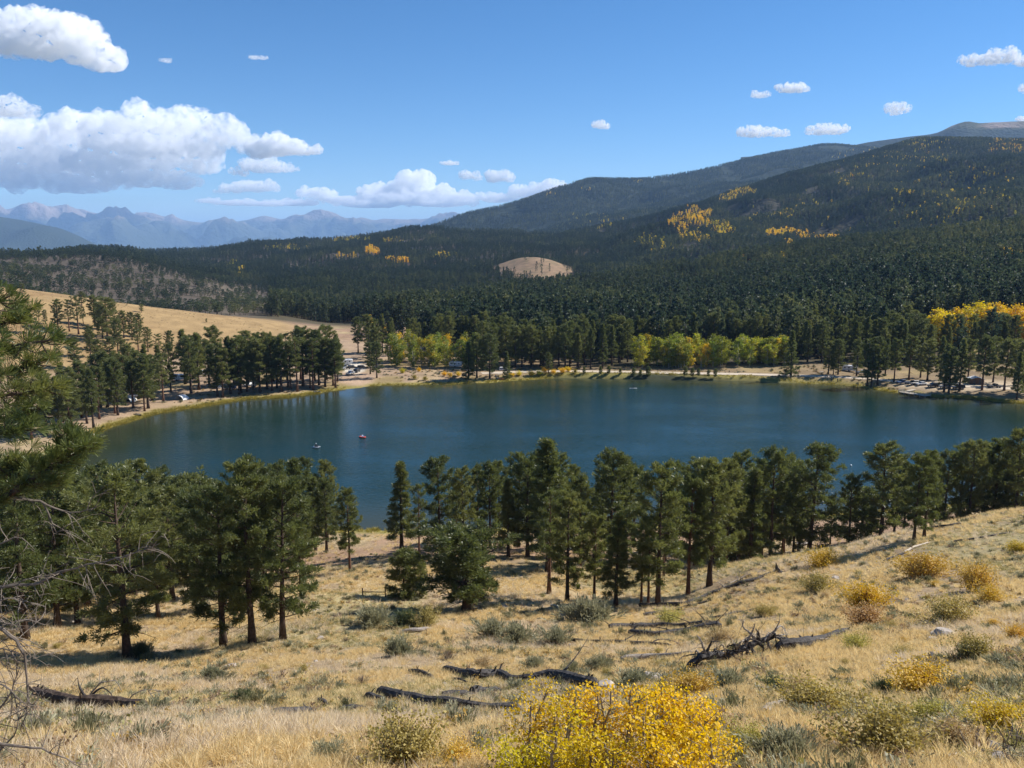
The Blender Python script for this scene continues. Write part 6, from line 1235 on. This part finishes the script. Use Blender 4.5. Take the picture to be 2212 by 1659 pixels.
# people
def person(loc, rz, pose, shirt, trousers, lab, hat=None, z0=0.0):
    e = empty('person', loc, rz); e.location.z += z0
    if pose == 'stand': J = dict(p=(0, 0, .95), c=(0, .02, 1.30), n=(0, .0, 1.50), h=(0, .03, 1.66), kl=(-.11, .03, .50), kr=(.12, .04, .50), fl=(-.12, 0, .06), fr=(.14, .02, .06), el=(-.26, .10, 1.12), er=(.26, .12, 1.15), hl=(-.16, .32, 1.05), hr=(.14, .34, 1.10))
    else: J = dict(p=(0, 0, .12), c=(0, -.05, .47), n=(0, -.04, .66), h=(0, .0, .82), kl=(-.14, .42, .30), kr=(.14, .42, .30), fl=(-.14, .72, .06), fr=(.14, .72, .06), el=(-.30, .08, .34), er=(.30, .08, .34), hl=(-.36, .32, .36), hr=(.36, .32, .36))
    names = list(J); sl = Vector(J['c']) + Vector((-.17, 0, .13)); sr = Vector(J['c']) + Vector((.17, 0, .13)); V = [J[k] for k in names] + [sl[:], sr[:]]; I = {k: i for i, k in enumerate(names)}; I['sl'] = len(names); I['sr'] = len(names) + 1
    E = [('p', 'c'), ('c', 'n'), ('n', 'h'), ('p', 'kl'), ('kl', 'fl'), ('p', 'kr'), ('kr', 'fr'), ('c', 'sl'), ('sl', 'el'), ('el', 'hl'), ('c', 'sr'), ('sr', 'er'), ('er', 'hr')]
    rad = dict(p=.15, c=.17, n=.065, h=.105, kl=.075, kr=.075, fl=.055, fr=.055, el=.05, er=.05, hl=.042, hr=.042, sl=.075, sr=.075)
    me = bpy.data.meshes.new('body'); me.from_pydata(V, [(I[a], I[b]) for a, b in E], []); o = link('body', me, e); sk = o.modifiers.new('skin', 'SKIN'); sv = me.skin_vertices[0].data
    for k, i in I.items(): sv[i].radius = (rad[k], rad[k] * (.75 if k in ('p', 'c') else 1)); sv[i].use_root = (k == 'p')
    su = o.modifiers.new('smooth', 'SUBSURF'); su.levels = 1; su.render_levels = 1
    m = bpy.data.materials.new('clothing'); nt, N, L = nodes(m); tc = N('ShaderNodeTexCoord'); sx = N('ShaderNodeSeparateXYZ'); L(tc.outputs['Object'], sx.inputs[0]); zc = J['n'][2] + .02; zt = J['p'][2] + .06; top = 2.0
    mr = N('ShaderNodeMath', operation='DIVIDE', i_1=top); L(sx.outputs[2], mr.inputs[0]); r = ramp(N, [(0, trousers), (zt / top, shirt), (zc / top, (.42, .26, .18))], 'CONSTANT'); L(mr.outputs[0], r.inputs[0]); p = N('ShaderNodeBsdfPrincipled', i_Roughness=.8); L(r.outputs[0], p.inputs['Base Color']); ou = N('ShaderNodeOutputMaterial'); L(p.outputs[0], ou.inputs[0]); me.materials.append(m)
    hx, hy, hz = J['h']; m_ = MB(); m_.add(ICO_V * [.112, .125, .10] + [hx, hy - .015, hz + .045], ICO_F)
    if hat: m_.add(ICO_V * [.19, .21, .018] + [hx, hy + .02, hz + .05], ICO_F)
    m_.build('hat' if hat else 'hair', mat_plain('headwear', hat or (.05, .035, .025), .8, .2), e, smooth=True)
    tag(e, lab, 'person', 'people at the lake'); return e
def lakept(u, v): return on_z(u, v, 0.0)
# paddle board
b = lakept(1368, 839); e = empty('paddle_board', b, R(4)); t = np.linspace(-1, 1, 17); hw = .38 * np.sqrt(np.clip(1 - np.abs(t) ** 2.6, 0.002, 1)); m_ = MB()
Vb = []
for x, w_ in zip(t * 1.62, hw): Vb += [(x, -w_, .10 + .03 * x * x / 2.6), (x, w_, .10 + .03 * x * x / 2.6), (x, w_ * .8, -.03), (x, -w_ * .8, -.03)]
Fb = [(i * 4 + j, i * 4 + (j + 1) % 4, i * 4 + 4 + (j + 1) % 4, i * 4 + 4 + j) for i in range(16) for j in range(4)] + [(3, 2, 1, 0), (64, 65, 66, 67)]; m_.add(Vb, Fb); m_.build('hull', PAINT['white'], e, smooth=False); m_ = MB(); m_.box((-.25, 0, .122), (1.3, .5, .012)); m_.build('deck_pad', PAINT['grey'], e); m_ = MB(); m_.box((-1.35, 0, -.1), (.25, .03, .25)); m_.build('fin', PAINT['dark'], e)
tag(e, 'white paddle board out on the lake near the far shore road', 'paddle board')
person(b, R(-90), 'stand', (.03, .03, .035), (.03, .03, .04), 'person in dark clothes standing on the white paddle board', z0=.13)
pd = MB(); pd.tube([(.0, 0, 0), (.25, .05, 1.0), (.42, .08, 1.9)], [.016, .016, .016], 5); e = empty('paddle', b + Vector((.28, -.32, .05))); pd.build('shaft', PAINT['dark'], e); pd = MB(); pd.box((-.04, 0, -.12), (.16, .03, .4)); pd.build('blade', PAINT['dark'], e); tag(e, 'long paddle held by the standing paddler', 'paddle')
def ring(mb, cx, cy, cz, a, bb, r, n=26, open_=0.0):
    q = np.linspace(open_, 6.283 - open_, n, endpoint=open_ > 0); P = np.stack([cx + a * np.cos(q), cy + bb * np.sin(q), cz + 0 * q], 1)
    if open_ == 0: P = np.concatenate([P, P[:1]])
    mb.tube(P, r, 8, open_ > 0)
b = lakept(783, 945); e = empty('inflatable_boat', b, R(-30)); m_ = MB(); ring(m_, 0, 0, .16, 1.05, .55, .20); m_.build('tube', M['rubber_red'], e, smooth=True); m_ = MB(); m_.box((0, 0, .06), (1.7, .8, .05)); m_.build('floor', PAINT['dark'], e); m_ = MB(); m_.box((-.35, 0, .28), (.3, .8, .10)); m_.build('seat', PAINT['white'], e, bevel=.03)
tag(e, 'small red inflatable boat out on the lake', 'boat'); person(b, R(-120), 'sit', (.35, .45, .6), (.05, .06, .10), 'person in a light shirt sitting in the red boat', z0=.16)
b = lakept(683, 967); e = empty('pontoon_boat', b, R(-12))
for sy in (-1, 1): m_ = MB(); m_.tube([(-1.15, sy * .48, .26), (-.95, sy * .48, .18), (0, sy * .48, .15), (.95, sy * .48, .18), (1.15, sy * .48, .28)], [.04, .17, .2, .17, .04], 9); m_.build('float', PAINT['white'] if sy > 0 else PAINT['silver'], e, smooth=True)
m_ = MB(); m_.box((0, 0, .34), (.9, 1.0, .05)); m_.build('frame', PAINT['black'], e); m_ = MB(); m_.box((-.1, 0, .42), (.45, .5, .1)); m_.box((-.32, 0, .66), (.08, .5, .45)); m_.build('seat', PAINT['black'], e, bevel=.03)
for sy in (-1, 1): m_ = MB(); m_.tube([(.1, sy * .4, .52), (.25, sy * 1.0, .4), (.4, sy * 1.65, .12)], [.018, .018, .018], 5); m_.box((.43, sy * 1.75, .09), (.16, .34, .03)); m_.build('oar', PAINT['black'], e)
tag(e, 'dark rowing float with white pontoons and spread oars on the lake', 'boat'); person(b, R(-100), 'sit', (.03, .03, .04), (.03, .03, .04), 'person with a white hat rowing the pontoon float', hat=(.8, .8, .78), z0=.44)
# shore things
def skiff(u, v, rz, mat, lab, L_=3.2):
    b = far_base(u, v); e = empty('rowing_boat', b, rz); t = np.linspace(-1, 1, 13); w_ = .5 * np.sqrt(np.clip(1 - np.clip(t + .25, 0, 2) ** 2 / 1.6, .01, 1)); V = []
    for x, ww in zip(t * L_ / 2, w_): V += [(x, -ww, .42), (x, -ww * .65, .05), (x, ww * .65, .05), (x, ww, .42), (x, ww * .9, .40), (x, ww * .55, .12), (x, -ww * .55, .12), (x, -ww * .9, .40)]
    n = 8; F = [(i * n + j, i * n + (j + 1) % n, (i + 1) * n + (j + 1) % n, (i + 1) * n + j) for i in range(12) for j in range(n)] + [tuple(range(7, -1, -1)), tuple(96 + j for j in range(8))]
    m_ = MB(); m_.add(V, F); m_.build('hull', mat, e)
    for x in (-.8, .4): m_ = MB(); m_.box((x, 0, .33), (.24, .8, .04)); m_.build('bench', M['planks'], e)
    tag(e, lab, 'boat', 'boats on the shore')
skiff(298, 897, R(-35), PAINT['black'], 'dark boat pulled up on the sedge shore in front of the camp', 4.2)
skiff(1084, 820, R(10), M['rubber_red'], 'bright red kayak on the sand under the big dark pine', 2.6)
skiff(684, 848, R(5), PAINT['blue'], 'blue boat at the water line below the camp pines', 3.0)
def tent(u, v, w, lab, mat='canvas'):
    b = far_base(u, v); e = empty('dome_tent', b, R(-20)); a = np.linspace(0, math.pi, 13); V = []; hh = w * .42
    for y, k in ((-w * .5, .92), (-w * .2, 1), (w * .15, .96), (w * .5, .5)): V += [(math.cos(q) * w * .5 * k, y, math.sin(q) * hh * k) for q in a]
    n = 13; m_ = MB(); m_.add(V, [(i * n + j, i * n + j + 1, (i + 1) * n + j + 1, (i + 1) * n + j) for i in range(3) for j in range(n - 1)] + [tuple(39 + j for j in range(13))]); m_.build('cover', M[mat], e)
    m_ = MB(); P = [(math.cos(q) * w * .46, -w * .5, math.sin(q) * hh * .9) for q in a]; m_.tube(P, .07, 6); m_.build('pole', PAINT['silver'], e); m_ = MB(); m_.box((0, 0, .03), (w * .85, w * .9, .04)); m_.build('floor', PAINT['grey'], e); m_ = MB(); m_.tube([(w * .45, -w * .3, .2), (w * .95, -w * .5, .02)], .03, 5); m_.build('guy_rope', PAINT['silver'], e)
    tag(e, lab, 'tent', 'tents of the camp')
tent(395, 862, 4.2, 'white arched tent open towards the lake between camp pines'); tent(283, 866, 4.0, 'white tent left of the arched one under camp pines'); tent(470, 838, 3.4, 'pale tent farther back among the camp pines')
def table(u, v, rz, lab):
    b = far_base(u, v); e = empty('picnic_table', b, rz)
    for k in range(5): m_ = MB(); m_.box((0, -.3 + .15 * k, .75), (1.9, .135, .05)); m_.build('plank', M['planks'], e)
    for sy in (-1, 1):
        m_ = MB(); m_.box((0, sy * .72, .45), (1.9, .26, .05)); m_.build('bench', M['planks'], e)
    for sx in (-.65, .65): m_ = MB(); m_.box((sx, 0, .40), (.1, 1.5, .1)); m_.tube([(sx, -.6, 0), (sx, -.2, .74)], .05, 5); m_.tube([(sx, .6, 0), (sx, .2, .74)], .05, 5); m_.build('leg', M['planks'], e)
    tag(e, lab, 'table', 'picnic tables')
table(772, 815, R(5), 'picnic table on the sandy beach nearer the parked cars'); table(800, 819, R(-5), 'picnic table on the sandy beach under the dark pine'); table(1078, 811, R(8), 'picnic table beside the red kayak'); table(1775, 806, R(0), 'picnic table left of the white camper trailer'); table(735, 818, R(20), 'picnic table at the edge of the camp pines by the beach')
for u, v, rz, pose, sh, tr, lab in [(1071, 817, 3.1, 'stand', (.1, .12, .2), (.05, .05, .07), 'person standing on the sand behind the red kayak'), (1076, 818, 2.5, 'sit', (.5, .5, .5), (.06, .07, .12), 'person sitting on the sand behind the red kayak'), (1796, 825, 3.3, 'stand', (.05, .05, .06), (.04, .04, .05), 'person in dark clothes fishing from the grassy point'), (1809, 826, 2.9, 'stand', (.04, .05, .04), (.03, .03, .03), 'second person in dark clothes on the grassy point'), (1853, 836, 3.1, 'stand', (.06, .05, .04), (.05, .05, .06), 'person standing at the water left of the pier')]:
    b = far_base(u, v); person(b, rz, pose, sh, tr, lab)
for u, v in [(1778,813),(1786,813.5),(1794,814),(1803,814.5),(1812,815),(1822,815.5)]:
    b = far_base(u, v); bm = bmesh.new(); bmesh.ops.create_icosphere(bm, subdivisions=2, radius=.5)
    for vt in bm.verts: vt.co *= 1 + .3 * float(fbm(np.array([vt.co.x * 2 + u]), np.array([vt.co.y * 2 + vt.co.z * 3]), 2)[0]); vt.co.z *= .75
    me = bpy.data.meshes.new('boulder'); bm.to_mesh(me); bm.free(); me.materials.append(M['rock']); tag(link('boulder', me, loc=b + Vector((0, 0, .2))), 'low boulder in the row edging the road bend before the camper trailer', 'rock', 'boulders edging the road')
# small white buoy and sign posts
b = lakept(1838, 1006); m_ = MB(); m_.add(ICO_V * .28 + [0, 0, .1], ICO_F); m_.tube([(0, 0, .3), (0, 0, .55)], [.03, .03], 5); tag(m_.build('buoy', PAINT['white'], loc=b, smooth=True), 'tiny white buoy floating in the open lake', 'buoy')
for u, v, lab in [(1420,806,'thin marker post on the bank of the shore road near the paddler'),(1575,809,'thin marker post on the bank farther along the shore road'),(2071,838,'small sign post by the dark off-roader')]:
    b = far_base(u, v); e = empty('marker_post', b); m_ = MB(); m_.tube([(0, 0, -.2), (0, 0, 1.7)], [.05, .05], 6); m_.build('post', M['brownwall'], e); m_ = MB(); m_.box((0, -.04, 1.5), (.4, .04, .5)); m_.build('sign_plate', M['brownwall'], e); tag(e, lab, 'post', 'posts by the road')
